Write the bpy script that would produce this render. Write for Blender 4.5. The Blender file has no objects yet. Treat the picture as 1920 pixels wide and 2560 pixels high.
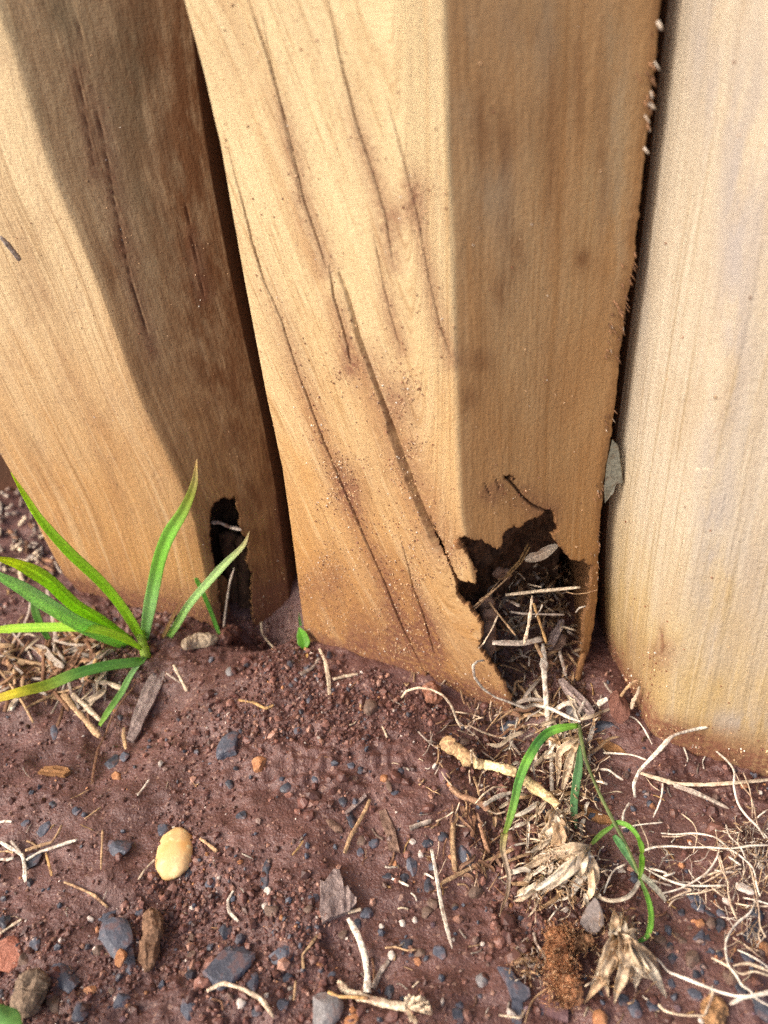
import bpy, bmesh, math
import numpy as np
from mathutils import Vector

SC = bpy.context.scene
COL = SC.collection
rng = np.random.default_rng(7)

# ------------------------------------------------------------------ camera
FPX, CX, CY = 1922.0, 960.0, 1280.0            # focal length and centre in photograph pixels (1920 x 2560)
S16 = 1920 / 1659.0
_nad = np.array([1045 * S16 - CX, -(3394 * S16 - CY), -FPX])
_up = -_nad / np.linalg.norm(_nad)
_f = np.array([0, 0, -1.0]); _f = _f - _up * _f.dot(_up); _f /= np.linalg.norm(_f)
_r = np.cross(_f, _up)
MC = np.array([_r, _f, _up])                   # camera axes -> world
CAM = np.array([0.0, 0.0, 0.30])

cam = bpy.data.cameras.new('camera')
cam.sensor_fit = 'HORIZONTAL'; cam.sensor_width = 36.0; cam.lens = 36.0 * FPX / 1920.0
cam.clip_start = 0.01; cam.clip_end = 500
cam.dof.use_dof = True; cam.dof.focus_distance = 0.335; cam.dof.aperture_fstop = 9.5
co = bpy.data.objects.new('camera', cam); COL.objects.link(co)
from mathutils import Matrix
m4 = Matrix([[*MC[0], CAM[0]], [*MC[1], CAM[1]], [*MC[2], CAM[2]], [0, 0, 0, 1]])
co.matrix_world = m4
SC.camera = co

# ------------------------------------------------------------------ light
SUN_TO = Vector((-0.74, -0.30, 0.62)).normalized()
w = bpy.data.worlds.new('World'); SC.world = w; w.use_nodes = True
nt = w.node_tree; bg = nt.nodes['Background']
sky = nt.nodes.new('ShaderNodeTexSky'); sky.sky_type = 'NISHITA'; sky.sun_disc = False
sky.sun_elevation = math.asin(SUN_TO.z); sky.sun_rotation = math.atan2(SUN_TO.x, SUN_TO.y)
sky.air_density = 0.7; sky.dust_density = 6.0; sky.ozone_density = 0.0
nt.links.new(sky.outputs[0], bg.inputs[0]); bg.inputs[1].default_value = 0.15
sl = bpy.data.lights.new('sun', 'SUN'); sl.energy = 1.15; sl.angle = math.radians(26); sl.color = (1.0, 0.98, 0.95)
so = bpy.data.objects.new('sun', sl); COL.objects.link(so)
so.rotation_euler = SUN_TO.to_track_quat('Z', 'Y').to_euler()
SC.render.engine = 'CYCLES'
SC.cycles.max_bounces = 8; SC.cycles.diffuse_bounces = 4
SC.cycles.use_denoising = False
vs = SC.view_settings
vs.view_transform = 'Standard'; vs.look = 'None'; vs.gamma = 1.0; vs.use_curve_mapping = False; vs.exposure = 0.80

# ------------------------------------------------------------------ pixels and rays
CROPS = {'S': (0, 0, 1.0), 'F': (0, 0, S16), 'c3': (0, 1200, .42194), 'c4': (600, 1100, .42194), 'c5': (1100, 1100, .36166),
         'c6': (1200, 1750, .43400), 'c7': (600, 1800, .42194), 'c8': (0, 1800, .42194), 'H': (1180, 1280, .23515),
         'R': (1500, 1600, .27132), 'M': (1000, 1700, .30139), 'N': (1000, 2150, .30139), 'O': (1450, 2100, .28330),
         'P': (0, 1650, .30139), 'c1': (0, 0, .57866), 'c2': (960, 0, .57866), 'T': (400, 1200, .26522), 'U': (700, 500, .36166)}
def PX(c, pts):
    x0, y0, s = CROPS[c]
    return np.atleast_2d(np.asarray(pts, float))[:, :2] * s + [x0, y0]
def rays(p):
    p = np.atleast_2d(p)
    v = np.stack([p[:, 0] - CX, -(p[:, 1] - CY), np.full(len(p), -FPX)], 1)
    v = v @ MC.T
    return v / np.linalg.norm(v, axis=1)[:, None]
def project(P):
    q = (P - CAM) @ MC
    return np.stack([CX + FPX * q[:, 0] / -q[:, 2], CY - FPX * q[:, 1] / -q[:, 2]], 1)
def on_plane(p, Y):
    r = rays(p); t = (np.asarray(Y) - CAM[1]) / r[:, 1]
    return CAM + r * t[:, None]

# ------------------------------------------------------------------ noise
def _h(ix, iy, iz, seed):
    n = (ix.astype(np.int64) * 374761393 + iy.astype(np.int64) * 668265263 + iz.astype(np.int64) * 1440662683 + seed * 974634777) & 0xFFFFFFFF
    n = ((n ^ (n >> 13)) * 1274126177) & 0xFFFFFFFF
    n = ((n ^ (n >> 16)) * 2246822519) & 0xFFFFFFFF
    return ((n ^ (n >> 15)) & 0xFFFFFF) / float(0xFFFFFF) * 2 - 1
def noise(x, y, z=0.0, seed=0):
    x, y, z = np.broadcast_arrays(np.asarray(x, float), np.asarray(y, float), np.asarray(z, float))
    ix, iy, iz = np.floor(x), np.floor(y), np.floor(z)
    fx, fy, fz = x - ix, y - iy, z - iz
    fx, fy, fz = [f * f * (3 - 2 * f) for f in (fx, fy, fz)]
    def L(a, b, t): return a + (b - a) * t
    g = lambda a, b, c: _h(ix + a, iy + b, iz + c, seed)
    return L(L(L(g(0,0,0), g(1,0,0), fx), L(g(0,1,0), g(1,1,0), fx), fy),
             L(L(g(0,0,1), g(1,0,1), fx), L(g(0,1,1), g(1,1,1), fx), fy), fz)
def fbm(x, y, z=0.0, seed=0, o=3, g=.5):
    a, s, t = 1.0, 0.0, 0.0
    for k in range(o):
        s = s + a * noise(np.asarray(x) * 2**k, np.asarray(y) * 2**k, np.asarray(z) * 2**k, seed + k * 17); t += a; a *= g
    return s / t
def sstep(a, b, x):
    t = np.clip((np.asarray(x, float) - a) / (b - a), 0, 1); return t * t * (3 - 2 * t)

# ------------------------------------------------------------------ ground height
def gauss(x, y, cx, cy, rx, ry, ang=0):
    c, s = math.cos(ang), math.sin(ang)
    u = ((x - cx) * c + (y - cy) * s) / rx; v = (-(x - cx) * s + (y - cy) * c) / ry
    return np.exp(-(u * u + v * v))
def HF(x, y):
    x = np.asarray(x, float); y = np.asarray(y, float)
    h = .010 * gauss(x, y, -.050, .262, .060, .035, -.4)              # mound at the foot of the posts
    h += .006 * gauss(x, y, -.135, .30, .04, .03)
    h -= .009 * gauss(x, y, -.125, .265, .018, .022)                  # hollow under the dead stalks
    h -= .030 * gauss(x, y, -.070, .322, .022, .018)                  # pit in the gap between two posts
    h -= .012 * gauss(x, y, .045, .232, .030, .018)                   # trough before the split post
    h -= .006 * gauss(x, y, .075, .19, .05, .035)
    h += .036 * gauss(x, y, .056, .306, .034, .028)                   # debris slope inside the hollow post
    h += .006 * gauss(x, y, .105, .235, .012, .03)
    h -= .006 * gauss(x, y, .02, .15, .07, .03)
    w1 = sstep(-.25, .5, fbm(x / .045, y / .045, 3.3, 41, 2))         # smooth trodden patches against crumbly ones
    h += .0055 * fbm(x / .050, y / .050, 0, 1, 3)
    h += .0034 * fbm(x / .016, y / .016, 0, 5, 3)
    r = 1 - np.abs(noise(x / .0062, y / .0062, 0, 9))
    h += (.0004 + .0019 * w1) * (r - .6)
    h += (.0001 + .0011 * w1) * fbm(x / .0030, y / .0030, 0, 11, 2)
    h += (.00015 + .00035 * w1) * noise(x / .0013, y / .0013, 0, 13)
    far = np.hypot(x, y - .25)
    return h * np.clip(1.6 - far / .8, .0, 1)
_gx = np.arange(-.46, .34, .0012); _gy = np.arange(.04, .70, .0012)
_HG = HF(_gx[None, :].repeat(len(_gy), 0), _gy[:, None].repeat(len(_gx), 1))
def H(x, y):
    fx = np.clip((np.asarray(x) - _gx[0]) / .0012, 0, len(_gx) - 1.001); fy = np.clip((np.asarray(y) - _gy[0]) / .0012, 0, len(_gy) - 1.001)
    ix, iy = fx.astype(int), fy.astype(int); a, b = fx - ix, fy - iy
    return (_HG[iy, ix] * (1-a) + _HG[iy, ix+1] * a) * (1-b) + (_HG[iy+1, ix] * (1-a) + _HG[iy+1, ix+1] * a) * b
def G(p, lift=0.0):
    """where the pixel's ray meets the ground (raised by lift)"""
    p = np.atleast_2d(p); r = rays(p); lift = np.broadcast_to(np.asarray(lift, float), (len(p),))
    t = np.linspace(.12, 1.1, 1400)
    P = CAM + r[:, None, :] * t[None, :, None]
    below = P[..., 2] <= H(P[..., 0], P[..., 1]) + lift[:, None]
    k = np.where(below.any(1), below.argmax(1), len(t) - 1)
    return P[np.arange(len(p)), k]
def pxm(P):          # metres covered by one photograph pixel at P
    return ((P - CAM) @ MC)[..., 2] * -1 / FPX

# ------------------------------------------------------------------ mesh helpers
def mesh(name, V, F, mat=None, smooth=True, attrs=None, col=None, vec=None):
    me = bpy.data.meshes.new(name)
    V = np.asarray(V, np.float32)
    if isinstance(F, np.ndarray):
        n, k = F.shape
        me.vertices.add(len(V)); me.vertices.foreach_set('co', V.ravel())
        me.loops.add(n * k); me.loops.foreach_set('vertex_index', F.astype(np.int32).ravel())
        me.polygons.add(n); me.polygons.foreach_set('loop_start', np.arange(0, n * k, k, dtype=np.int32))
        me.update(calc_edges=True)
    else:
        me.from_pydata(V.tolist(), [], F); me.update()
    me.polygons.foreach_set('use_smooth', np.full(len(me.polygons), bool(smooth)))
    if attrs:
        for k2, a in attrs.items():
            at = me.attributes.new(k2, 'FLOAT', 'POINT'); at.data.foreach_set('value', np.asarray(a, np.float32))
    if vec is not None:
        at = me.attributes.new('grain', 'FLOAT_VECTOR', 'POINT'); at.data.foreach_set('vector', np.asarray(vec, np.float32).ravel())
    if col is not None:
        at = me.color_attributes.new('Col', 'FLOAT_COLOR', 'POINT')
        c = np.ones((len(V), 4), np.float32); c[:, :3] = col; at.data.foreach_set('color', c.ravel())
    if mat: me.materials.append(mat)
    me.validate()
    return me
def obj(name, me, parent=None):
    o = bpy.data.objects.new(name, me); COL.objects.link(o)
    if parent is not None: o.parent = parent
    return o
def tag(o, label, cat, group=None):
    o['label'] = label; o['category'] = cat
    if group: o['group'] = group
    return o
def thing(name, label, cat, group=None, loc=None):
    o = bpy.data.objects.new(name, None); COL.objects.link(o); o.empty_display_size = .01
    return tag(o, label, cat, group)
def spline(P, n):
    P = np.asarray(P, float)
    if len(P) == 2: return P[0] + (P[1] - P[0]) * np.linspace(0, 1, n)[:, None]
    Q = np.vstack([2 * P[0] - P[1], P, 2 * P[-1] - P[-2]])
    u = np.linspace(0, len(P) - 1 - 1e-6, n); i = u.astype(int); t = (u - i)[:, None]
    p0, p1, p2, p3 = Q[i], Q[i+1], Q[i+2], Q[i+3]
    return .5 * ((2*p1) + (-p0+p2)*t + (2*p0-5*p1+4*p2-p3)*t**2 + (-p0+3*p1-3*p2+p3)*t**3)
def frames(C, hint):
    T = np.gradient(C, axis=0); T /= np.linalg.norm(T, axis=1)[:, None] + 1e-12
    hint = np.broadcast_to(np.asarray(hint, float), C.shape)
    B = np.cross(T, hint); B /= np.linalg.norm(B, axis=1)[:, None] + 1e-12
    N = np.cross(B, T)
    return T, B, N
def tube_data(C, R, sides=8, flat=1.0, rough=0.0, seed=0, hint=(0.1, -.5, .85)):
    T, B, N = frames(C, hint); n = len(C)
    a = np.linspace(0, 2*np.pi, sides, endpoint=False)
    R = np.broadcast_to(np.asarray(R, float), (n,))
    rr = R[:, None] * (1 + rough * (noise(np.arange(n)[:, None] * .04 + seed * 7.7, np.arange(sides)[None, :] * 1.3 + .5, seed * 3.1, seed) + .35 * noise(np.arange(n)[:, None] * .5, np.arange(sides)[None, :] * .4, seed * 1.1, seed + 1)))
    V = C[:, None] + (np.cos(a)[None, :, None] * B[:, None] + np.sin(a)[None, :, None] * N[:, None] * flat) * rr[..., None]
    V = V.reshape(-1, 3)
    i = np.arange(n - 1)[:, None] * sides; j = np.arange(sides)[None, :]; j2 = (j + 1) % sides
    F = np.stack([i + j, i + j2, i + sides + j2, i + sides + j], -1).reshape(-1, 4)
    V = np.vstack([V, C[:1], C[-1:]]); e0, e1 = len(V) - 2, len(V) - 1
    caps = [[e0, (k+1) % sides, k, k] for k in range(sides)] + [[e1, (n-1)*sides + k, (n-1)*sides + (k+1) % sides, (n-1)*sides + (k+1) % sides] for k in range(sides)]
    tri = [c[:3] for c in caps]
    return V, F.tolist() + tri
def ribbon_data(C, W, hint, fold=.18, thick=.00025, twist=0.0, wav=0.0, seed=0):
    T, B, N = frames(C, hint); n = len(C)
    tw = np.linspace(0, 1, n) * twist + wav * noise(np.linspace(0, 5, n) + seed * 3.3, seed * 1.7, 0, seed)
    B, N = B * np.cos(tw)[:, None] + N * np.sin(tw)[:, None], N * np.cos(tw)[:, None] - B * np.sin(tw)[:, None]
    u = np.linspace(-1, 1, 11); W = np.broadcast_to(np.asarray(W, float), (n,)) / 2
    lift = np.abs(u) * fold
    top = C[:, None] + B[:, None] * (u[None, :] * W[:, None])[..., None] + N[:, None] * ((lift[None, :]) * W[:, None])[..., None]
    th = thick * (1 - .75 * np.abs(u) ** 2)
    bot = top - N[:, None] * th[None, :, None]
    R = np.concatenate([top, bot[:, ::-1]], 1); k = 22
    V = R.reshape(-1, 3)
    i = np.arange(n - 1)[:, None] * k; j = np.arange(k)[None, :]; j2 = (j + 1) % k
    F = np.stack([i + j, i + k + j, i + k + j2, i + j2], -1).reshape(-1, 4).tolist()
    F += [list(range(k)), list(range((n-1)*k + k - 1, (n-1)*k - 1, -1))]
    uu = np.tile(np.concatenate([u, u[::-1]]), n); vv = np.repeat(np.linspace(0, 1, n), k)
    return V, F, uu, vv
def join(parts):
    Vs, Fs, Cs, o = [], [], [], 0
    for V, F, c in parts:
        Vs.append(V); Fs += [[i + o for i in f] for f in F]; o += len(V); Cs.append(np.broadcast_to(c, (len(V), 3)))
    return np.vstack(Vs), Fs, np.vstack(Cs)
_ico = {}
def ico(s):
    if s not in _ico:
        b = bmesh.new(); bmesh.ops.create_icosphere(b, subdivisions=s, radius=1.0)
        b.verts.ensure_lookup_table()
        _ico[s] = (np.array([v.co[:] for v in b.verts]), np.array([[v.index for v in f.verts] for f in b.faces])); b.free()
    return _ico[s]

# ------------------------------------------------------------------ materials
def newmat(name):
    m = bpy.data.materials.new(name); m.use_nodes = True
    t = m.node_tree; t.nodes.clear()
    out = t.nodes.new('ShaderNodeOutputMaterial'); bs = t.nodes.new('ShaderNodeBsdfPrincipled')
    t.links.new(bs.outputs[0], out.inputs[0])
    return m, t, bs, out
class NB:
    def __init__(s, t, grain=False):
        s.t = t; s.c = t.nodes.new('ShaderNodeTexCoord').outputs['Object']
        if grain:
            a = t.nodes.new('ShaderNodeAttribute'); a.attribute_name = 'grain'; s.c = a.outputs['Vector']
    def link(s, a, b): s.t.links.new(a, b)
    def val(s, sock, v):
        if hasattr(v, 'links'): s.link(v, sock)
        else: sock.default_value = v
    def noise(s, scale, stretch=(1, 1, 1), detail=3, rough=.55, dist=0.0):
        mp = s.t.nodes.new('ShaderNodeMapping'); mp.inputs['Scale'].default_value = stretch; s.link(s.c, mp.inputs[0])
        n = s.t.nodes.new('ShaderNodeTexNoise'); n.inputs['Scale'].default_value = scale; n.inputs['Detail'].default_value = detail
        n.inputs['Roughness'].default_value = rough; n.inputs['Distortion'].default_value = dist
        s.link(mp.outputs[0], n.inputs['Vector']); return n.outputs[0]
    def voro(s, scale, stretch=(1, 1, 1)):
        mp = s.t.nodes.new('ShaderNodeMapping'); mp.inputs['Scale'].default_value = stretch; s.link(s.c, mp.inputs[0])
        n = s.t.nodes.new('ShaderNodeTexVoronoi'); n.inputs['Scale'].default_value = scale; s.link(mp.outputs[0], n.inputs['Vector']); return n
    def rng(s, v, a, b, c=0.0, d=1.0):
        n = s.t.nodes.new('ShaderNodeMapRange'); n.interpolation_type = 'SMOOTHSTEP'; s.val(n.inputs[0], v)
        for i, q in zip((1, 2, 3, 4), (a, b, c, d)): n.inputs[i].default_value = q
        return n.outputs[0]
    def mix(s, f, a, b, mode='MIX'):
        n = s.t.nodes.new('ShaderNodeMix'); n.data_type = 'RGBA'; n.blend_type = mode
        s.val(n.inputs[0], f)
        for i, q in ((6, a), (7, b)):
            if isinstance(q, tuple): q = (*q[:3], 1.0)
            s.val(n.inputs[i], q)
        return n.outputs[2]
    def math(s, op, a, b=0.0):
        n = s.t.nodes.new('ShaderNodeMath'); n.operation = op; s.val(n.inputs[0], a); s.val(n.inputs[1], b); return n.outputs[0]
    def attr(s, name, color=False):
        n = s.t.nodes.new('ShaderNodeAttribute'); n.attribute_name = name; return n.outputs['Color' if color else 'Fac']
    def z(s):
        n = s.t.nodes.new('ShaderNodeSeparateXYZ'); s.link(s.c, n.inputs[0]); return n.outputs[2]
    def bump(s, h, strength, dist, prev=None):
        n = s.t.nodes.new('ShaderNodeBump'); n.inputs['Strength'].default_value = strength; n.inputs['Distance'].default_value = dist
        s.link(h, n.inputs['Height'])
        if prev is not None: s.link(prev, n.inputs['Normal'])
        return n.outputs[0]

def wood_mat(name, low, high, dark, grey, streak=.5, zlo=.03, zhi=.26, spec=.25):
    m, t, bs, out = newmat(name); n = NB(t, True)
    fine = n.noise(900, (1, 1, .04), 4, .6)
    st = n.noise(170, (1, 1, .035), 5, .6, .3)
    blotch = n.noise(38, (1, 1, .55), 5, .6)
    speck = n.noise(1500, (1, 1, .6), 2)
    zz = n.math('ADD', n.z(), n.math('MULTIPLY', n.math('SUBTRACT', blotch, .5), .16))
    c = n.mix(n.rng(zz, zlo, zhi), low, high)
    soft = n.noise(75, (1, 1, .10), 4, .55, .4)
    c = n.mix(n.math('MULTIPLY', n.rng(soft, .50, .74), streak), c, dark)
    c = n.mix(n.math('MULTIPLY', n.rng(soft, .50, .28), .30), c, tuple(min(1, q * 1.18 + .03) for q in high))
    c = n.mix(n.math('MULTIPLY', n.rng(st, .52, .74), streak * .45), c, dark)
    c = n.mix(n.math('MULTIPLY', n.rng(blotch, .50, .75), .40), c, dark)
    fuzz = n.noise(2300, (1, 1, .8), 3, .7)
    c = n.mix(n.math('MULTIPLY', n.rng(fuzz, .50, .72), .22), c, tuple(q * .45 for q in low))
    c = n.mix(n.math('MULTIPLY', n.rng(fuzz, .48, .30), .20), c, tuple(min(1, q * 1.3 + .06) for q in high))
    hair = n.noise(620, (1, 1, .012), 3, .6, .2)
    c = n.mix(n.math('MULTIPLY', n.rng(hair, .54, .66), .42), c, tuple(q * .55 for q in low))
    c = n.mix(n.math('MULTIPLY', n.rng(hair, .44, .34), .25), c, tuple(min(1, q * 1.2 + .05) for q in high))
    torn = n.noise(900, (.35, 1, 2.2), 2, .5)
    c = n.mix(n.math('MULTIPLY', n.rng(torn, .62, .70), .35), c, tuple(q * .5 for q in low))
    c = n.mix(n.math('MULTIPLY', n.rng(speck, .61, .70), .45), c, (.15, .065, .03))
    c = n.mix(n.math('MULTIPLY', n.attr('warm'), n.rng(n.noise(60, (1, 1, .3), 4), .25, .65, .45, .9)), c, (.40, .21, .080))
    c = n.mix(n.math('MULTIPLY', n.attr('grey'), n.rng(n.noise(110, (1, 1, .25), 5, .6), .36, .60)), c, grey)
    c = n.mix(n.math('MULTIPLY', n.attr('stain_shade'), n.rng(n.noise(170, (1, 1, .35), 5, .65), .34, .62, .55, 1)), c, (.185, .086, .034))
    c = n.mix(n.math('MULTIPLY', n.attr('dirt'), n.rng(n.noise(420, (1, 1, 1), 5, .65), .28, .58, .40, 1)), c, (.175, .076, .044))
    c = n.mix(n.math('MULTIPLY', n.attr('crack'), .8), c, (.125, .052, .024))
    t.links.new(c, bs.inputs['Base Color'])
    bs.inputs['Roughness'].default_value = .78; bs.inputs['Specular IOR Level'].default_value = spec
    b = n.bump(fine, .35, .0005); b = n.bump(fuzz, .5, .0004, b); b = n.bump(torn, .4, .0004, b); b = n.bump(hair, .4, .0005, b); b = n.bump(n.noise(700, (1, 1, .5), 3), .7, .0006, b)
    t.links.new(b, bs.inputs['Normal'])
    return m
def col_mat(name, rough=.7, vary=.35, scale=900, spec=.3, bump=.5, bdist=.0004, stretch=(1, 1, 1), trans=0.0, tint=None):
    """per-vertex colour 'Col' with fine mottling"""
    m, t, bs, out = newmat(name); n = NB(t)
    a = n.attr('Col', True); q = n.noise(scale, stretch, 4)
    c = n.mix(1.0, a, n.mix(n.rng(q, .25, .75), (1 - vary,) * 3, (1 + vary * .6,) * 3), 'MULTIPLY')
    if tint: c = n.mix(n.math('MULTIPLY', n.rng(n.noise(scale * .35, (1, 1, 1), 4), .5, .72), tint[1]), c, tint[0])
    t.links.new(c, bs.inputs['Base Color'])
    bs.inputs['Roughness'].default_value = rough; bs.inputs['Specular IOR Level'].default_value = spec
    t.links.new(n.bump(q, bump, bdist), bs.inputs['Normal'])
    if trans:
        tr = t.nodes.new('ShaderNodeBsdfTranslucent'); t.links.new(n.mix(1.0, c, (1.25, 1.25, .8), 'MULTIPLY'), tr.inputs[0])
        mx = t.nodes.new('ShaderNodeMixShader'); mx.inputs[0].default_value = trans
        t.links.new(bs.outputs[0], mx.inputs[1]); t.links.new(tr.outputs[0], mx.inputs[2]); t.links.new(mx.outputs[0], out.inputs[0])
    return m
def flat_mat(name, c1, c2, scale=300, rough=.75, stretch=(1, 1, 1), bump=.6, bdist=.0005, spec=.3, dust=None):
    m, t, bs, out = newmat(name); n = NB(t)
    q = n.noise(scale, stretch, 5, .6)
    c = n.mix(n.rng(q, .3, .7), c1, c2)
    c = n.mix(n.math('MULTIPLY', n.rng(n.noise(scale * 5, (1, 1, 1), 2), .58, .7), .4), c, tuple(min(1, k * 1.8 + .02) for k in c2))
    if dust: c = n.mix(n.math('MULTIPLY', n.rng(n.noise(260, (1, 1, 1), 4), .50, .66), dust[1]), c, dust[0])
    t.links.new(c, bs.inputs['Base Color'])
    bs.inputs['Roughness'].default_value = rough; bs.inputs['Specular IOR Level'].default_value = spec
    b = n.bump(q, bump, bdist); b = n.bump(n.noise(scale * 4, (1, 1, 1), 3), bump * .7, bdist * .5, b)
    t.links.new(b, bs.inputs['Normal'])
    return m
def soil_mat():
    m, t, bs, out = newmat('soil'); n = NB(t)
    a = n.noise(35, (1, 1, 1), 5, .6); b = n.noise(240, (1, 1, 1), 5, .65); d = n.noise(1100, (1, 1, 1), 3)
    c = n.mix(n.rng(a, .35, .65), (.092, .040, .034), (.150, .072, .061))
    c = n.mix(n.math('MULTIPLY', n.rng(b, .45, .70), .6), c, (.075, .032, .024))
    c = n.mix(n.math('MULTIPLY', n.rng(d, .56, .70), .5), c, (.26, .125, .085))
    vo = n.voro(900)
    c = n.mix(n.math('MULTIPLY', n.rng(vo.outputs['Color'], .86, .90), .7), c, (.33, .20, .15))
    t.links.new(c, bs.inputs['Base Color'])
    bs.inputs['Specular IOR Level'].default_value = .55
    t.links.new(n.rng(b, .3, .7, .32, .68), bs.inputs['Roughness'])
    q = n.bump(b, .8, .0012); q = n.bump(d, .8, .0006, q); q = n.bump(n.voro(700).outputs[0], .5, .0005, q)
    t.links.new(q, bs.inputs['Normal'])
    return m
M_SOIL = soil_mat()
M_CRUMB = col_mat('soil_crumbs', .5, .35, 1500, .5)
M_B = wood_mat('split_post_wood', (.42, .220, .070), (.53, .415, .235), (.31, .16, .058), (.37, .32, .22), .45)
M_A = wood_mat('left_post_wood', (.41, .22, .080), (.54, .42, .245), (.26, .135, .055), (.20, .165, .095), .45)
M_C = wood_mat('pale_post_wood', (.40, .285, .125), (.44, .38, .285), (.33, .24, .14), (.31, .28, .255), .50, .02, .14)
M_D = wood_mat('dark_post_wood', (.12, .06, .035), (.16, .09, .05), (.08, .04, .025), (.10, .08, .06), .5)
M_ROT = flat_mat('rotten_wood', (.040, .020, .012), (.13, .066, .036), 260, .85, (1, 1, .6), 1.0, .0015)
M_ROTL = flat_mat('rotten_wood_brown', (.16, .075, .03), (.30, .15, .06), 300, .8, (1, 1, .3), 1.0, .001)
M_SLATE = flat_mat('slate', (.050, .056, .078), (.105, .112, .140), 240, .55, (1, 1, 1), .7, .0006, .4, ((.15, .065, .05), .55))
M_SLATED = flat_mat('dark_slate', (.022, .025, .036), (.060, .066, .085), 300, .45, (1, 1, 1), .6, .0005, .45, ((.13, .055, .04), .45))
M_GREY = flat_mat('grey_stone', (.14, .13, .13), (.25, .24, .24), 260, .65, (1, 1, 1), .7, .0006, .3, ((.16, .075, .055), .5))
M_BRST = flat_mat('brown_stone', (.10, .065, .048), (.19, .125, .095), 260, .65, (1, 1, 1), .7, .0006, .3, ((.14, .06, .045), .5))
M_BRICK = flat_mat('brick', (.34, .125, .080), (.50, .22, .15), 320, .75, (1, 1, 1), .9, .0008, .25, ((.16, .07, .05), .5))
M_ORST = flat_mat('orange_stone', (.28, .115, .05), (.48, .24, .115), 320, .6, (1, 1, 1), .7, .0006, .3, ((.16, .07, .05), .4))
M_WHST = flat_mat('white_stone', (.42, .34, .29), (.68, .62, .55), 300, .5, (1, 1, 1), .6, .0005, .4, ((.20, .09, .065), .4))
M_PURP = flat_mat('purple_stone', (.105, .055, .060), (.18, .10, .10), 260, .55, (1, 1, 1), .6, .0005, .4, ((.15, .065, .05), .5))
M_CLOD = flat_mat('soil_clod', (.13, .055, .040), (.21, .10, .072), 300, .8, (1, 1, 1), 1.0, .001, .25)
M_PEB = flat_mat('cream_pebble', (.66, .36, .12), (.78, .54, .27), 70, .55, (1, 1, 1), .35, .0004, .35, ((.45, .24, .11), .35))
M_STRAW = col_mat('dry_straw', .7, .55, 800, .25, 1.0, .0006, (1, 1, 1), 0.0, ((.19, .09, .055), .75))
M_DRY = col_mat('dry_leaf', .6, .4, 700, .35, .7, .0004, (1, 1, 1), .22, ((.20, .11, .06), .45))
M_GRASS = col_mat('grass_blade', .55, .22, 900, .25, .4, .0002, (1, 1, 1), .55)
M_ROOT = col_mat('pale_root', .7, .4, 700, .25, .8, .0004, (1, 1, 1), 0.0, ((.24, .12, .075), .75))
M_BARK = flat_mat('bark', (.10, .055, .038), (.26, .165, .12), 300, .8, (1, 1, 1), 1.0, .001)
M_BARKG = flat_mat('grey_bark', (.17, .12, .11), (.36, .28, .25), 300, .75, (1, 1, 1), 1.0, .001)
M_FIBRE = col_mat('root_fibre', .8, .5, 900, .2, .8, .0006)
M_GLEAF = col_mat('green_leaf', .4, .15, 300, .5, .2, .0003, (1, 1, 1), .4)

# ------------------------------------------------------------------ the ground sheet
def axis(a, b, step, mid, far, ms):
    c = np.arange(a, b, step); L = np.arange(mid[0], a, ms); R = np.arange(b, mid[1], ms)
    g = np.cumsum(.006 * 1.32 ** np.arange(far))
    return np.concatenate([(L[0] - g)[::-1], L, c, R, R[-1] + g])
ax = axis(-.23, .19, .0009, (-.34, .26), 34, .0025)
ay = axis(.095, .345, .0009, (.06, .62), 34, .0022)
XX, YY = np.meshgrid(ax, ay)
ZZ = HF(XX, YY)
nx, ny = len(ax), len(ay)
i = (np.arange(ny - 1)[:, None] * nx + np.arange(nx - 1)[None, :]).ravel()
ground = obj('soil_ground', mesh('soil_ground', np.stack([XX, YY, ZZ], -1).reshape(-1, 3), np.stack([i, i + 1, i + nx + 1, i + nx], 1), M_SOIL))
ground['kind'] = 'structure'

# ------------------------------------------------------------------ timber posts
ZTOP = .62
def column(crop, pts, Y):
    P = on_plane(PX(crop, pts), Y); k = np.argsort(P[:, 2]); return P[k, 2], P[k, 0], Y
def col_x(c, z):
    zz, xx, Y = c
    x = np.interp(z, zz, xx)
    n = max(1, min(3, len(zz) - 1))
    s1 = (xx[-1] - xx[-1 - n]) / (zz[-1] - zz[-1 - n]); s0 = 0.0
    x = np.where(z > zz[-1], xx[-1] + s1 * (z - zz[-1]), x)
    return x
def polyd(P, line):
    """signed distance in pixels to a polyline (negative on its left) and the running parameter"""
    best = np.full(len(P), 1e9); sgn = np.zeros(len(P)); par = np.zeros(len(P)); n = len(line) - 1
    for k in range(n):
        a, b = line[k], line[k + 1]; d = b - a; L2 = d @ d
        t = np.clip(((P - a) @ d) / L2, 0, 1); q = P - (a + t[:, None] * d); dist = np.hypot(q[:, 0], q[:, 1])
        s = np.sign(d[0] * q[:, 1] - d[1] * q[:, 0]) * -1
        u = dist < best; best[u] = dist[u]; sgn[u] = s[u]; par[u] = (k + t[u]) / n
    return best, sgn, par
def inpoly(P, poly):
    x, y = P[:, 0], P[:, 1]; c = np.zeros(len(P), bool); j = len(poly) - 1
    for i in range(len(poly)):
        xi, yi = poly[i]; xj, yj = poly[j]
        with np.errstate(divide='ignore', invalid='ignore'):
            c ^= ((yi > y) != (yj > y)) & (x < (xj - xi) * (y - yi) / (yj - yi) + xi)
        j = i
    return c
def zlevels(fine, mid):
    return np.concatenate([np.arange(-.035, -.004, .0015), np.arange(-.004, .175, fine), np.arange(.175, .335, mid), np.arange(.335, ZTOP + .001, .012)])
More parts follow.
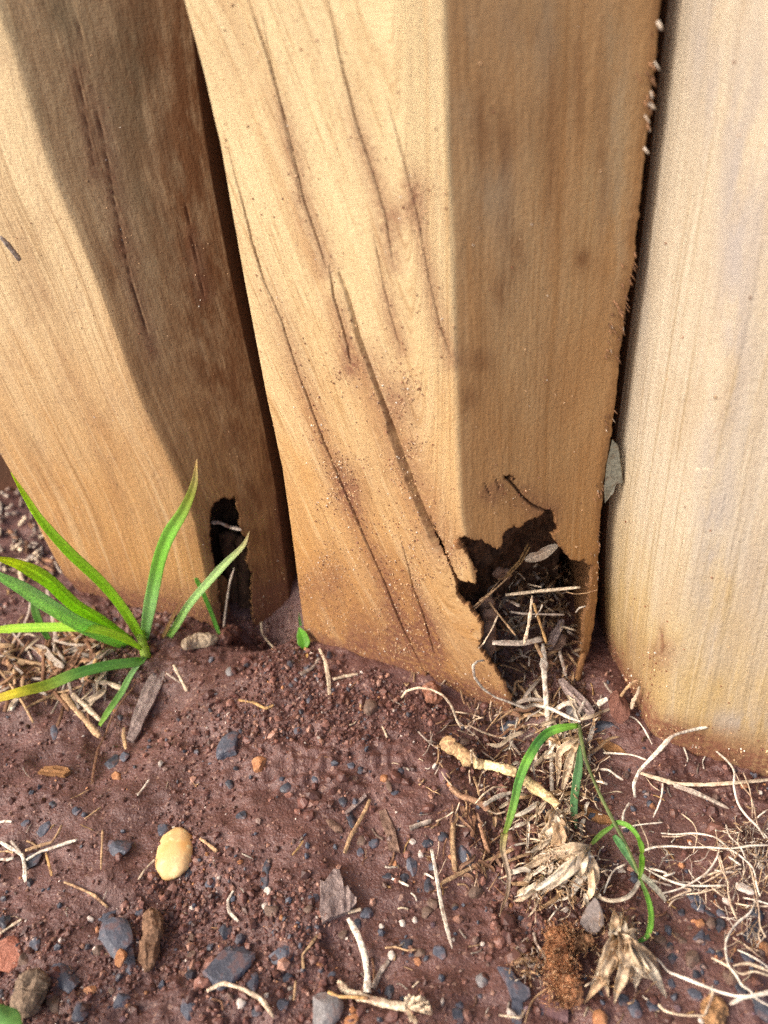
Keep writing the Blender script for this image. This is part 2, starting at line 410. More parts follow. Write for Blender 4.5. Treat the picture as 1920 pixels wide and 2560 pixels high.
def post(name, cols, nus, back, mat, label, thick, cracks=(), holes=(), rag=3.0, zs=None, round_=.004, bulge=0.0, seed=0, grey=None, stain_shade=None, dirt=None, und=.0012, smoothpass=0, rel=1.0, edge=0.0, shear=0.0, warm=None):
    """cols: front columns left to right; nus: quads between them; back: plan offsets closing the section"""
    nz = len(zs)
    # plan polyline parameterised by arc, rounded at the inner columns
    us, segs = [], []
    for k, nseg in enumerate(nus):
        us += list(k + np.arange(nseg) / nseg)
    us.append(len(nus)); us = np.array(us); nu = len(us)
    X = np.stack([col_x(c, zs) for c in cols], 1); Yc = np.array([c[2] for c in cols])
    xs = np.stack([np.interp(us, np.arange(len(cols)), X[r]) for r in range(nz)])
    ys = np.tile(np.interp(us, np.arange(len(cols)), Yc), (nz, 1))
    # round off
    for _ in range(smoothpass):
        xs[:, 1:-1] = .25 * xs[:, :-2] + .5 * xs[:, 1:-1] + .25 * xs[:, 2:]; ys[:, 1:-1] = .25 * ys[:, :-2] + .5 * ys[:, 1:-1] + .25 * ys[:, 2:]
    tx = np.gradient(xs, axis=1); ty = np.gradient(ys, axis=1); L = np.hypot(tx, ty) + 1e-9
    nxn, nyn = ty / L, -tx / L
    Z = np.tile(zs[:, None], (1, nu))
    base = np.stack([xs, ys, Z], -1).reshape(-1, 3)
    U = np.tile(us, (nz, 1)).ravel()
    arc = np.cumsum(np.concatenate([[0], np.hypot(np.diff(xs[nz // 3]), np.diff(ys[nz // 3]))])); A = np.tile(arc, (nz, 1)).ravel()
    zf = Z.ravel()
    A = A + shear * zf * (1 - sstep(.80, 1.04, U)) + .0012 * fbm(zf / .05, A / .03, 2.2, seed + 8, 2)
    d = und * fbm(A / .03, zf / .10, 1.7, seed + 1, 3) + .00040 * rel * fbm(A / .0022, zf / .05, .3, seed + 2, 2) + .00022 * min(1, rel) * noise(A / .0009, zf / .006, .9, seed + 3)
    d += .0012 * rel * np.minimum(0, fbm(A / .007, zf / .2, 5.1, seed + 4, 2) + .45)
    P = project(base)
    crack = np.zeros(len(base)); Dt = np.zeros(len(base))
    for line, wpx, dep, side in cracks:
        line = np.asarray(line, float)
        jx = P + np.stack([1.8 * noise(zf / .022, A * 0 + line[0, 0], 2.2, 31) + .8 * noise(zf / .002, A * 0 + line[0, 0], 2.2, 32), 0 * zf], 1)
        dist, sg, par = polyd(jx, line)
        tap = np.minimum(1, np.minimum(par / .18, (1 - par) / .12 if side != 2 else 1)) if side != 2 else np.minimum(1, par / .5)
        ww = wpx * (.50 if side != 2 else .8) * (.35 + .65 * tap) * (1 + .55 * noise(zf / .014, 0 * zf + line[0, 0], 4.4, seed + 77) + .25 * noise(zf / .003, 0 * zf + line[0, 0], 4.4, seed + 78))
        if side == 2:      # a lip sloping down to a sheer edge
            prof = np.where(sg < 0, np.clip(1 - dist / (ww * 2.0), 0, 1), np.clip(1 - dist / (ww * .35), 0, 1))
            cr = np.where(sg < 0, sstep(ww * .7, ww * .15, dist) * .9, np.clip(1 - dist / (ww * .4), 0, 1))
        else:
            prof = np.clip(1 - dist / ww, 0, 1) ** .8; cr = prof * .9
        d -= dep * prof * (.3 + .7 * tap); crack = np.maximum(crack, np.clip(cr * 1.2, 0, 1) * np.clip(tap + .2, 0, 1))
        Dt = np.maximum(Dt, np.exp(-(dist / (wpx * 4 + 12)) ** 2) * .6 * sstep(.15, .5, par))
    V = base + np.stack([nxn.ravel(), nyn.ravel(), 0 * zf], 1) * d[:, None]
    if edge: V[:, 0] += edge * sstep(len(nus) - .10, len(nus), U) * (fbm(zf / .006, U * 0, 1.2, 57, 3) + .5 * np.maximum(0, noise(zf / .0022, U * 0, 3.1, 58)) * sstep(.02, .25, zf) * sstep(-.1, .4, noise(zf / .03, U * 0, 7.7, 59)))
    F = (np.arange(nz - 1)[:, None] * nu + np.arange(nu - 1)[None, :])
    F = np.stack([F, F + 1, F + nu + 1, F + nu], -1).reshape(-1, 4)
    fc = project(V[F].mean(1)); fcen = V[F].mean(1)
    jig = np.stack([noise(fcen[:, 0] / .0022, fcen[:, 2] / .0022, fcen[:, 1] / .0022, 51) + .6 * noise(fcen[:, 0] / .0009, fcen[:, 2] / .0009, 0, 52),
                    noise(fcen[:, 0] / .0022, fcen[:, 2] / .0022, fcen[:, 1] / .0022, 53) + .6 * noise(fcen[:, 0] / .0009, fcen[:, 2] / .0009, 0, 54)], 1) * rag
    kill = np.zeros(len(F), bool)
    for poly in holes: kill |= inpoly(fc + jig, np.asarray(poly, float))
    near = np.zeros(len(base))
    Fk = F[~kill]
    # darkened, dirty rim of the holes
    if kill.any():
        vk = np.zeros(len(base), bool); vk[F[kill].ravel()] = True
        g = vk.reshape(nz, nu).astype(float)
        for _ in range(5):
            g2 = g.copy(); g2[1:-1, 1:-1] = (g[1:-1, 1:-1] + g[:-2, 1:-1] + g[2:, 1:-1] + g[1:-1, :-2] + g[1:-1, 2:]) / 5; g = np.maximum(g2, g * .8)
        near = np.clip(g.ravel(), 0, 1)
    # closing back of the section (coarse)
    zb = np.concatenate([np.arange(0, nz, 12), [nz - 1]]); zb = np.unique(zb)
    bx = []
    pr, pl = V.reshape(nz, nu, 3)[:, -1], V.reshape(nz, nu, 3)[:, 0]
    ring = [pr]
    for side, dx, dy in back:
        b = (pr if side > 0 else pl).copy(); b[:, 0] += dx; b[:, 1] += dy; ring.append(b)
    ring.append(pl)
    off = len(V); nb = len(ring)
    RB = np.stack(ring[1:-1], 1).reshape(-1, 3)                         # nz x (nb-2)
    V2 = np.vstack([V, RB]); mcol = nb - 2
    r = np.arange(nz - 1)
    F2 = [Fk]
    def idx(row, k): return row * nu + nu - 1 if k == 0 else (row * nu if k == nb - 1 else off + row * mcol + k - 1)
    for k in range(nb - 1):
        F2.append(np.stack([idx(r, k), idx(r, k + 1), idx(r + 1, k + 1), idx(r + 1, k)], 1))
    FF = np.vstack(F2)
    na = len(V2) - len(V)
    pad = lambda a, v=0.0: np.concatenate([a, np.full(na, v)])
    Pv = P
    gr = grey(Pv, U, zf) if grey else np.zeros(len(V)); stn = stain_shade(Pv, U, zf) if stain_shade else np.zeros(len(V)); di = dirt(Pv, U, zf) if dirt else np.zeros(len(V))
    at = {'warm': pad(np.clip(warm(Pv, U, zf), 0, 1) if warm else np.zeros(len(V))), 'crack': pad(np.clip(np.maximum(crack, near * .28), 0, 1)), 'grey': pad(np.clip(gr, 0, 1)), 'stain_shade': pad(np.clip(stn + near * .4, 0, 1), .85), 'dirt': pad(np.clip(di + Dt + sstep(.016, .002, zf) * (.7 + .5 * noise(A / .012, zf / .008, 0, 67)), 0, 1))}
    gv = np.stack([A, ys.ravel() * .3, zf], 1); gv = np.vstack([gv, RB[:, [1, 0, 2]]])
    me = mesh('shell', V2, FF, mat, True, at, vec=gv)
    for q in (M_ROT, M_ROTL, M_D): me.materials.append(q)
    mi = np.zeros(len(me.polygons), np.int32); mi[len(Fk):] = 3; me.polygons.foreach_set('material_index', mi)  # dark wood and strong darkening on the back paint shade into the gaps
    root = thing(name, label, 'post', 'timber posts of the palisade')
    o = obj('shell', me, root)
    md = o.modifiers.new('thickness', 'SOLIDIFY'); md.thickness = thick; md.offset = -1; md.material_offset = 1; md.material_offset_rim = 2 if kill.any() else 0; md.use_even_offset = False
    # flat sawn top
    top = np.vstack([V.reshape(nz, nu, 3)[-1], RB.reshape(nz, mcol, 3)[-1]]) - [0, 0, .002]
    obj('sawn_top', mesh('sawn_top', top, [list(range(len(top)))], mat, False, vec=top), root)
    return root, dict(V=V, F=Fk, N=np.stack([nxn.ravel(), nyn.ravel(), 0*zf], 1), crack=crack, dirt=np.clip(di + Dt, 0, 1), P=P, U=U, nu=nu, nz=nz)

def blobs(P, lst):
    s = np.zeros(len(P))
    for x, y, rx, ry, a in lst:
        s += a * np.exp(-(((P[:, 0] / S16 - x) / rx) ** 2 + ((P[:, 1] / S16 - y) / ry) ** 2))
    return s

# --- split post in the middle
YL, YR, YE = .300, .2445, .2640
cL = column('F', [(397, 0), (437, 150), (480, 330), (516, 520), (547, 690), (580, 870), (610, 1010), (638, 1200), (650, 1300), (662, 1392)], YL)
cR = column('F', [(958, 0), (966, 300), (976, 560), (984, 800), (990, 1000), (997, 1110), (1018, 1240), (1062, 1400), (1108, 1545)], YR)
cE = column('F', [(1424, 0), (1414, 150), (1400, 300), (1377, 480), (1356, 650), (1332, 830), (1313, 980), (1300, 1100), (1292, 1200), (1290, 1263), (1282, 1341), (1272, 1394), (1252, 1466)], YE)
FB = lambda p: PX('F', p)
cracksB = [
    (FB([(490, 310), (520, 420), (545, 520), (570, 600), (610, 690), (650, 820), (690, 930), (735, 1040), (790, 1170), (830, 1260), (870, 1360), (915, 1450)]), 5.0, .0022, 0),
    (FB([(530, -20), (575, 110), (625, 290), (660, 440), (692, 530), (706, 580)]), 5.0, .0020, 0),
    (FB([(712, 570), (722, 640), (745, 720), (760, 790)]), 4.5, .0025, 0),
    (FB([(705, -20), (735, 130), (770, 270), (805, 380), (832, 470), (850, 570)]), 5, .0018, 0),
    (FB([(735, 590), (755, 640), (780, 730), (810, 815), (840, 895), (870, 980), (900, 1060), (935, 1140), (962, 1185)]), 11, .0060, 2),
    (FB([(830, 190), (865, 320), (905, 480), (930, 610), (950, 700), (978, 780)]), 3.6, .0012, 0),
    (FB([(800, 480), (825, 600), (850, 700), (868, 760)]), 2.8, .0009, 0),
    (FB([(860, 1150), (890, 1260), (915, 1330), (940, 1420)]), 3.6, .0016, 0),
    (FB([(560, 0), (600, 200), (640, 380), (660, 480)]), 2.8, .001, 0),
    (FB([(1088, 1027), (1108, 1046), (1128, 1072), (1150, 1092), (1185, 1106)]), 6.0, .004, 1),
    (FB([(1045, 1040), (1060, 1072)]), 3.0, .0012, 0), (FB([(1068, 1030), (1078, 1058)]), 3.0, .0012, 0),
]
c5 = lambda p: PX('c5', p)
holeB = c5([(130, 680), (165, 665), (240, 690), (300, 690), (350, 725), (400, 757), (430, 735), (437, 670), (460, 625), (520, 600), (570, 595), (600, 565), (690, 525), (735, 480), (760, 462), (790, 500), (805, 560), (820, 610), (818, 630), (780, 650), (800, 700), (850, 745), (880, 800), (905, 825), (955, 838), (1000, 815), (1020, 850), (1050, 865),
            (1056, 900), (1038, 1000), (1030, 1150), (990, 1250), (998, 1330), (985, 1450), (962, 1560), (945, 1660), (900, 1900), (860, 2200), (600, 2200), (545, 2000), (520, 1890), (490, 1760), (450, 1680), (400, 1620), (330, 1530), (265, 1440), (270, 1420), (290, 1350), (285, 1290), (265, 1245), (215, 1190), (200, 1150), (165, 1130), (130, 1100), (105, 1050), (108, 990), (60, 850), (10, 730), (-30, 640), (-75, 520), (-68, 518), (-18, 640), (28, 720), (75, 850), (120, 955), (185, 985), (240, 990), (255, 960), (255, 905), (215, 830), (175, 790)])
hole2 = PX('c4', [(1098, 1365), (1135, 1400), (1180, 1460), (1270, 1530), (1330, 1600), (1430, 1680), (1520, 1650), (1640, 1640), (1760, 1680), (1900, 2300), (1150, 2300), (1140, 1640), (1120, 1560), (1112, 1440)])
hole3 = c5([(440, 262), (455, 240), (480, 234), (500, 245), (520, 275), (505, 282), (480, 270), (462, 272)])
def greyB(P, U, z):
    return blobs(P, [(1000, 120, 45, 110, .65), (1045, 430, 30, 80, .5), (1120, 60, 50, 80, .35), (1330, 200, 35, 240, .6), (1330, 480, 30, 160, .45), (1180, 60, 30, 120, .5), (1090, 400, 22, 120, .55), (560, 60, 200, 160, .22), (1010, 210, 35, 60, .5)])
def stainB(P, U, z):
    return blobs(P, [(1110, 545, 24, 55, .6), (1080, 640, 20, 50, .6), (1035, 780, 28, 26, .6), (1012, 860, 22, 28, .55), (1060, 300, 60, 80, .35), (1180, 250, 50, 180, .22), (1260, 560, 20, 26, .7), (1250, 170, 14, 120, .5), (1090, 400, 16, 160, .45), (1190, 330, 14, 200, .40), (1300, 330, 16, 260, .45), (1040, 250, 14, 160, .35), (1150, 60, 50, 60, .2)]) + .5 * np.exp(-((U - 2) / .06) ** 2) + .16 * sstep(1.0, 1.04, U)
def dirtB(P, U, z):
    s = 1.0 * sstep(.075, .004, z) * (U < 1.02) * (.55 + .45 * sstep(-.2, .3, noise(P[:, 0] / 60, P[:, 1] / 90, 0, 61)))
    s = s + .35 * sstep(.10, .0, z) * (U > 1) * sstep(0, .5, fbm(P[:, 0] / 40, P[:, 1] / 40, 0, 64, 3))
    return s + blobs(P, [(900, 420, 40, 60, .55), (860, 470, 30, 30, .35), (770, 790, 45, 45, .4), (720, 1250, 50, 60, .55), (760, 1060, 40, 60, .5), (860, 1240, 45, 70, .4), (870, 860, 40, 40, .35), (890, 1400, 60, 60, .5)])
zsB = zlevels(.00055, .0008)
rootB, dB = post('timber_post', [cL, cR, cE], [300, 120], [(1, .010, .085), (-1, .002, .085)], M_B,
    'tawny cracked timber post with its foot rotted through into a ragged hole', .0024, cracksB, [holeB, hole2, hole3], 3.2, zsB, seed=3, grey=greyB, stain_shade=stainB, dirt=dirtB, smoothpass=10, rel=.25, edge=.0009, shear=.34, warm=lambda P, U, z: .75 * sstep(1.0, 1.03, U))

# --- left post
cA0 = column('F', [(36, 1037), (98, 1165), (138, 1241), (182, 1290)], .362)
cA1 = column('F', [(-25, -40), (30, 115), (68, 240), (120, 400), (165, 500), (215, 625), (265, 765), (305, 870), (345, 955), (385, 1040), (420, 1130), (442, 1240), (458, 1345)], .3235)
cA2 = column('F', [(410, 0), (430, 200), (460, 400), (500, 600), (532, 750), (566, 900), (594, 1050), (614, 1200), (634, 1385)], .343)
cracksA = [(FB([(155, -20), (185, 130), (205, 220), (228, 330), (250, 450), (275, 560)]), 5, .0009, 0), (FB([(125, -10), (160, 130), (180, 230), (205, 380)]), 4, .0006, 0),
           (FB([(395, 420), (420, 540), (440, 640)]), 3, .001, 0), (FB([(255, 480), (280, 600), (330, 760)]), 3, .001, 0), (FB([(590, 1000), (606, 1100), (620, 1200)]), 4, .0015, 0)]
c3 = lambda p: PX('c3', p)
holeA = c3([(1245, 190), (1270, 140), (1330, 100), (1345, 115), (1365, 120), (1385, 98), (1400, 110), (1405, 170), (1420, 200), (1425, 270), (1440, 330), (1462, 345), (1475, 420), (1465, 480), (1495, 560), (1490, 680), (1500, 760), (1510, 900), (1520, 1100), (1330, 1100), (1312, 850), (1300, 700), (1290, 600), (1270, 500), (1250, 400), (1245, 300)])
def greyA(P, U, z): return blobs(P, [(300, 100, 90, 240, .9), (330, 420, 60, 260, .6), (120, 60, 60, 160, .6), (60, 40, 100, 80, .35), (90, 250, 60, 90, .3)])
def stain_shadeA(P, U, z): return .42 * sstep(1.02, 1.08, U) + .50 * sstep(1.35, 1.95, U) + blobs(P, [(440, 700, 120, 420, .35), (250, 560, 25, 60, .5), (430, 1180, 25, 60, .5), (560, 1200, 80, 160, .4)])  # some stain blobs; right face darkened with painted shade, deepening toward the gap
def dirtA(P, U, z): return .8 * sstep(.04, -.002, z) + .16 * sstep(.05, .5, fbm(P[:, 0] / 50, P[:, 1] / 70, 0, 71, 4)) * (U < 1.05)
zsA = zlevels(.0010, .0013)
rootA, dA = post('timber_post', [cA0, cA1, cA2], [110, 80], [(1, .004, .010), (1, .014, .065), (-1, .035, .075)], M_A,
    'tan timber post behind the grass tuft with a tall narrow rot hole', .0028, cracksA, [holeA], 3.0, zsA, seed=13, grey=greyA, stain_shade=stain_shadeA, dirt=dirtA, smoothpass=2, und=.0009, rel=.3)

# --- pale post on the right
cC0 = column('F', [(1446, 0), (1421, 200), (1398, 400), (1371, 600), (1342, 850), (1323, 1000), (1311, 1130), (1306, 1250), (1309, 1350), (1314, 1420)], .274)
cC1 = column('F', [(1700, 0), (1610, 500), (1510, 1000), (1420, 1500), (1402, 1600)], .219)
cC2 = column('F', [(2110, 0), (1960, 600), (1820, 1160), (1669, 1690)], .1935)
cC3 = (cC2[0], cC2[1] + .050, .188)
cracksC = [(FB([(1425, 1355), (1432, 1395), (1428, 1420)]), 6, .0015, 0)]
def greyC(P, U, z): return blobs(P, [(1590, 500, 40, 420, .95), (1540, 1150, 40, 300, .7), (1520, 100, 30, 200, .8), (1640, 300, 20, 300, .6), (1640, 1300, 50, 300, .3), (1390, 560, 12, 260, .35), (1600, 1560, 70, 30, .7)])
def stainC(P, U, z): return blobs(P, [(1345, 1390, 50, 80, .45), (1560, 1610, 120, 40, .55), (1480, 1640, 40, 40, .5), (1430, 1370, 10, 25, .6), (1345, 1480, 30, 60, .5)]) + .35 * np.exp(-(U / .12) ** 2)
def dirtC(P, U, z): return 1.0 * sstep(.030, .0, z)  + blobs(P, [(1390, 1500, 40, 70, .4), (1440, 1600, 50, 40, .6)])
zsC = zlevels(.0013, .0016)
rootC, dC = post('timber_post', [cC0, cC1, cC2, cC3], [80, 90, 30], [(1, .02, .10), (-1, .003, .085)], M_C,
    'pale beige smooth timber post with a bleached streak, standing among white roots', .004, cracksC, [], 3.0, zsC, seed=23, grey=greyC, stain_shade=stainC, dirt=dirtC, smoothpass=90, und=.0010, rel=.3)

# --- dark post seen past the left one
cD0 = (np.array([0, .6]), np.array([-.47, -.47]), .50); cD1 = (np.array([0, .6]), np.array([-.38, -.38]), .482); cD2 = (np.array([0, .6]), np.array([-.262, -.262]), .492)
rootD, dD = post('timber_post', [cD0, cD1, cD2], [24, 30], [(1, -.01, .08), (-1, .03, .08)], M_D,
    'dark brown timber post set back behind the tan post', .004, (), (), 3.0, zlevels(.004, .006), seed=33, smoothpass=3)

# ------------------------------------------------------------------ rotten insides
def rot_sheet(name, parent, x0, x1, z0, z1, yf, nx_, nz_, seed, amp=.006, mat=M_ROT):
    xs = np.linspace(x0, x1, nx_); zs = np.linspace(z0, z1, nz_); X, Z = np.meshgrid(xs, zs)
    Y = yf(X, Z) + amp * fbm(X / .014, Z / .022, 0, seed, 4) + amp * .35 * (1 - np.abs(noise(X / .004, Z / .010, 0, seed + 9)))
    k = (np.arange(nz_ - 1)[:, None] * nx_ + np.arange(nx_ - 1)[None, :]).ravel()
    o = obj(name, mesh(name, np.stack([X, Y, Z], -1).reshape(-1, 3), np.stack([k, k + 1, k + nx_ + 1, k + nx_], 1), mat), parent)
    md = o.modifiers.new('thickness', 'SOLIDIFY'); md.thickness = .006; md.offset = -1
    return o
ysB = lambda X: np.interp(X, [-.05, .031, .093], [YL, YR, YE])
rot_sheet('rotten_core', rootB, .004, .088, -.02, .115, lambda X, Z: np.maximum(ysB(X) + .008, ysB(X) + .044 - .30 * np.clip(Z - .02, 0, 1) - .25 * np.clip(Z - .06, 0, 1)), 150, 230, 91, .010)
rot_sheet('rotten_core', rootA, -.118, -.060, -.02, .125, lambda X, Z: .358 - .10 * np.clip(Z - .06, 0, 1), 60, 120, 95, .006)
def slab(pts, w_, th, seed, mat, name, parent, hint=(0, -1, .15), rough=.25, n=26):
    C = spline(pts, n); tp = np.minimum(1, np.minimum(np.linspace(0, 1, n) / .12, np.linspace(1, 0, n) / .18) + .35)
    V, F = tube_data(C, w_ * tp, 8, th, rough, seed, hint)
    return obj(name, mesh(name, V, F, mat, True), parent)
T = lambda p, Y: on_plane(PX('T', p), Y)
slab(T([(575, 900), (585, 1100), (600, 1300), (620, 1500)], np.array([.338]*4)), .0045, .35, 1, M_ROTL, 'splinter', rootA)
slab(T([(700, 760), (690, 1000), (720, 1250), (790, 1540)], np.array([.346]*4)), .0055, .4, 2, M_ROT, 'splinter', rootA)
slab(T([(760, 520), (790, 800), (800, 1100), (820, 1400)], np.array([.343]*4)), .004, .5, 3, M_ROT, 'splinter', rootA)
slab(T([(640, 480), (660, 640), (720, 800)], np.array([.347]*3)), .006, .4, 4, M_ROT, 'splinter', rootA)
# scraps of wood inside the hollow foot
Hh = lambda p, Y: on_plane(PX('H', p), Y)
slab(Hh([(150, 900), (165, 1200), (175, 1540)], np.array([.262, .258, .254])), .0040, .45, 5, M_BARK, 'splinter', rootB)
slab(Hh([(240, 620), (320, 660), (420, 650)], np.array([.270, .271, .272])), .0030, .4, 9, M_BARK, 'splinter', rootB)
slab(Hh([(110, 1080), (200, 1090), (260, 1070)], np.array([.256]*3)), .0030, .4, 10, M_BARK, 'splinter', rootB)
slab(Hh([(1190, 1500), (1150, 1650), (1120, 1800)], np.array([.258, .256, .254])), .0016, .5, 11, M_ROTL, 'splinter', rootB, rough=.1)
slab(on_plane(c5([(110, 690), (145, 750)]), .2435), .0016, .7, 12, M_ROTL, 'splinter', rootB, n=10)

# frayed fibres along the right-hand edge of the split post, and the ridge
def fibres():
    parts = []
    edge = dB['V'].reshape(dB['nz'], dB['nu'], 3)[:, -1]
    zz = edge[:, 2]
    big = [70, 170, 185, 262, 275, 300, 345, 360, 420, 470]
    for k in range(420):
        if k in (1, 4, 6, 9): continue
        if k < len(big):
            zt = on_plane(np.array([[1405 * S16, big[k] * .76 * S16]]), YE)[0, 2]; L = rng.uniform(.0014, .003); r = rng.uniform(.0004, .0008)
            c = (.50, .43, .35)
        else:
            zt = rng.uniform(.02, .325)
            if noise(zt / .012, 0, 0, 5) < rng.uniform(-.1, .8): continue
            f = sstep(.04, .25, zt); L = rng.uniform(.0006, .0022) * (.5 + f); r = rng.uniform(.0001, .00035) * (.7 + .6 * f)
            c = np.array([.26, .14, .075]) * rng.uniform(.5, 1.5) if rng.random() < .9 else np.array([.45, .36, .27])
        p = edge[np.argmin(np.abs(zz - zt))] + [rng.uniform(-.006, 0) if k >= 150 else 0, 0, 0]
        if k >= 150: p[1] = np.interp(p[0], [.031, edge[np.argmin(np.abs(zz - zt))][0]], [YR, YE]) - .0003
        d = np.array([rng.uniform(.1, .8), rng.uniform(-.4, -.1), rng.uniform(-1.2, -.5)]); d /= np.linalg.norm(d)
        C = np.stack([p - d * .0006, p + d * L * .6, p + d * L]); V, F = tube_data(C, [r, r * .9, r * .4], 5); parts.append((V, F, c))
    V, F, c = join(parts)
    o = obj('frayed_fibres', mesh('frayed_fibres', V, F, M_FIBRE, True, col=c), rootB); o['kind'] = 'stuff'
fibres()

# grains of soil clinging to wood
def grains(dat, parent, n, dens, smin, smax, seed, pale=.35):
    r = np.random.default_rng(seed); F = dat['F']; cen = dat['V'][F].mean(1); P = project(cen)
    ok = (P[:, 0] > -40) & (P[:, 0] < 1960) & (P[:, 1] > -40) & (P[:, 1] < 2100)
    wgt = dens(cen, dat['P'][F[:, 0]], dat['dirt'][F[:, 0]], dat['crack'][F[:, 0]], dat['U'][F[:, 0]]) * ok
    idx = r.choice(len(F), n, p=wgt / wgt.sum())
    V0, F0 = ico(1); Vs, Fs, Cs = [], [], []
    # octahedron-like crumbs keep it light
    O = np.array([[1,0,0],[-1,0,0],[0,1,0],[0,-1,0],[0,0,1],[0,0,-1.]]); OF = np.array([[0,2,4],[2,1,4],[1,3,4],[3,0,4],[2,0,5],[1,2,5],[3,1,5],[0,3,5]])
    s = np.exp(r.uniform(np.log(smin), np.log(smax), n))
    c = dat['V'][F[idx, 0]] + (dat['V'][F[idx, 2]] - dat['V'][F[idx, 0]]) * r.random((n, 1)) + dat['N'][F[idx, 0]] * (s * .25)[:, None]
    A = r.normal(size=(n, 3, 3)); Q = np.linalg.qr(A)[0]
    sh = r.uniform(.55, 1.2, (n, 6, 1)) * O[None]
    V = np.einsum('nij,nkj->nki', Q, sh) * s[:, None, None] + c[:, None]
    base = np.where(r.random((n, 1)) < pale, np.array([[.55, .36, .20]]), np.array([[.21, .085, .045]])) * r.uniform(.6, 1.35, (n, 1))
    base[r.random(n) < .04] = (.75, .68, .58)
    FF = (OF[None] + (np.arange(n) * 6)[:, None, None]).reshape(-1, 3)
    o = obj('soil_crumbs', mesh('soil_crumbs', V.reshape(-1, 3), FF, M_CRUMB, False, col=np.repeat(base, 6, 0)), parent); o['kind'] = 'stuff'
def densB(c, P, dirt, cr, U):
    cl = sstep(.05, .5, fbm(P[:, 0] / 45, P[:, 1] / 45, 0, 81, 3))
    clus = blobs(P, [(860, 840, 40, 50, 1), (740, 800, 35, 35, 1), (890, 430, 45, 45, .8), (745, 1050, 30, 50, 2.2), (860, 1290, 40, 90, 1.2), (880, 930, 40, 90, .8), (720, 1240, 45, 50, 1.0), (800, 1160, 60, 60, .5)])
    return .012 + dirt * .8 * (.3 + cl) + clus * (.4 + cl) + .10 * (c[:, 2] < .12) * cl
grains(dB, rootB, 5200, densB, .00013, .00060, 5, .55)
grains(dA, rootA, 1000, lambda c, P, d, cr, U: .02 + d * .6, .00013, .0005, 6, .4)
grains(dC, rootC, 1700, lambda c, P, d, cr, U: .008 + d * 1.5 * sstep(-.3, .3, noise(P[:, 0] / 25, P[:, 1] / 25, 0, 3)), .00015, .0008, 8, .3)

# ------------------------------------------------------------------ loose soil and grit (nobody could count it)
def visible(P):
    q = project(P); return (q[:, 0] > -60) & (q[:, 0] < 1980) & (q[:, 1] > 1000) & (q[:, 1] < 2640)
DOD = np.array([[1,0,0],[-1,0,0],[0,1,0],[0,-1,0],[0,0,1],[0,0,-1.]])
def crumbs(name, n, smin, smax, palette, seed, mask=None, flat=(.6, 1.15), lift=.25, sub=1):
    r = np.random.default_rng(seed)
    P = np.zeros((0, 3))
    while len(P) < n:
        q = np.stack([r.uniform(0, 1920, 3 * n), 1150 + 1450 * r.random(3 * n)], 1)
        x = r.uniform(-.24, .19, 3 * n); y = r.uniform(.09, .36, 3 * n)
        c = np.stack([x, y, H(x, y)], 1); k = visible(c)
        k &= ~((y > np.interp(x, [-.3, -.19, -.104, -.095, -.06, -.049, .031, .09, .107, .118, .2], [.40, .362, .324, .332, .345, .298, .243, .262, .27, .212, .17])) & ~((x > .03) & (x < .088) & (y < .315)))
        if mask is not None: k &= r.random(len(x)) < mask(x, y)
        P = np.vstack([P, c[k]])
    P = P[:n]
    V0, F0 = ico(sub)
    s = smin * (smax / smin) ** (r.random(n) ** 1.7)
    Q = np.linalg.qr(r.normal(size=(n, 3, 3)))[0]
    sh = V0[None] * r.uniform(flat[0], flat[1], (n, len(V0), 1)) * r.uniform(.6, 1.25, (n, 1, 3))
    V = np.einsum('nij,nkj->nki', Q, sh) * s[:, None, None]
    V += (P + np.stack([0*s, 0*s, s * lift], 1))[:, None]
    cols = np.array([p[:3] for p in palette]); pw = np.array([p[3] for p in palette]); pw = pw / pw.sum()
    c = cols[r.choice(len(cols), n, p=pw)] * r.uniform(.65, 1.35, (n, 1))
    FF = (F0[None] + (np.arange(n) * len(V0))[:, None, None]).reshape(-1, 3)
    o = obj(name, mesh(name, V.reshape(-1, 3), FF, M_CRUMB, False, col=np.repeat(c, len(V0), 0)))
    o['kind'] = 'stuff'
    return o
patch = lambda x, y: .07 + .93 * sstep(-.15, .4, fbm(x / .05, y / .05, 3.3, 41, 2))
right = lambda x, y: .15 + .85 * sstep(-.02, .10, x + .3 * (.2 - y))
PAL = [(.128, .054, .042, 6), (.090, .038, .030, 3), (.20, .092, .068, 3), (.32, .17, .12, 1.6), (.085, .08, .095, .6), (.42, .19, .08, .25), (.60, .50, .43, .35)]
tag(crumbs('soil_grit', 15000, .00028, .0012, PAL, 101, patch), 'loose red-brown grit scattered over the soil', 'grit')
tag(crumbs('soil_clods', 2300, .0009, .0024, PAL[:4] + [(.085, .08, .095, .5)], 102, patch), 'small red-brown lumps of crumbled soil', 'soil lumps')
tag(crumbs('earth_clods', 170, .0018, .0042, PAL[:3], 105, lambda x, y: sstep(.15, .5, fbm(x / .04, y / .04, 3.3, 41, 2)), (.75, 1.1), .1, 2), 'larger crumbly red-brown clods of earth', 'clods')
tag(crumbs('fine_gravel', 420, .0008, .0022, [(.06, .066, .088, 5), (.16, .10, .08, 3), (.38, .17, .08, 1.2), (.5, .43, .37, .9), (.15, .09, .10, 1)], 103, lambda x, y: (.25 + .75 * right(x, y)) * sstep(.30, .17, y)), 'tiny mixed grey and orange gravel over the soil', 'gravel')

tag(crumbs('humus_crumbs', 2800, .0004, .0017, [(.075, .036, .022, 5), (.13, .062, .035, 4), (.21, .10, .055, 2), (.30, .18, .10, .6)], 104, lambda x, y: (x > .022) * (x < .090) * (y > .240) * (y < .312)), 'dark crumbled rot heaped inside the hollow post', 'rot crumbs')

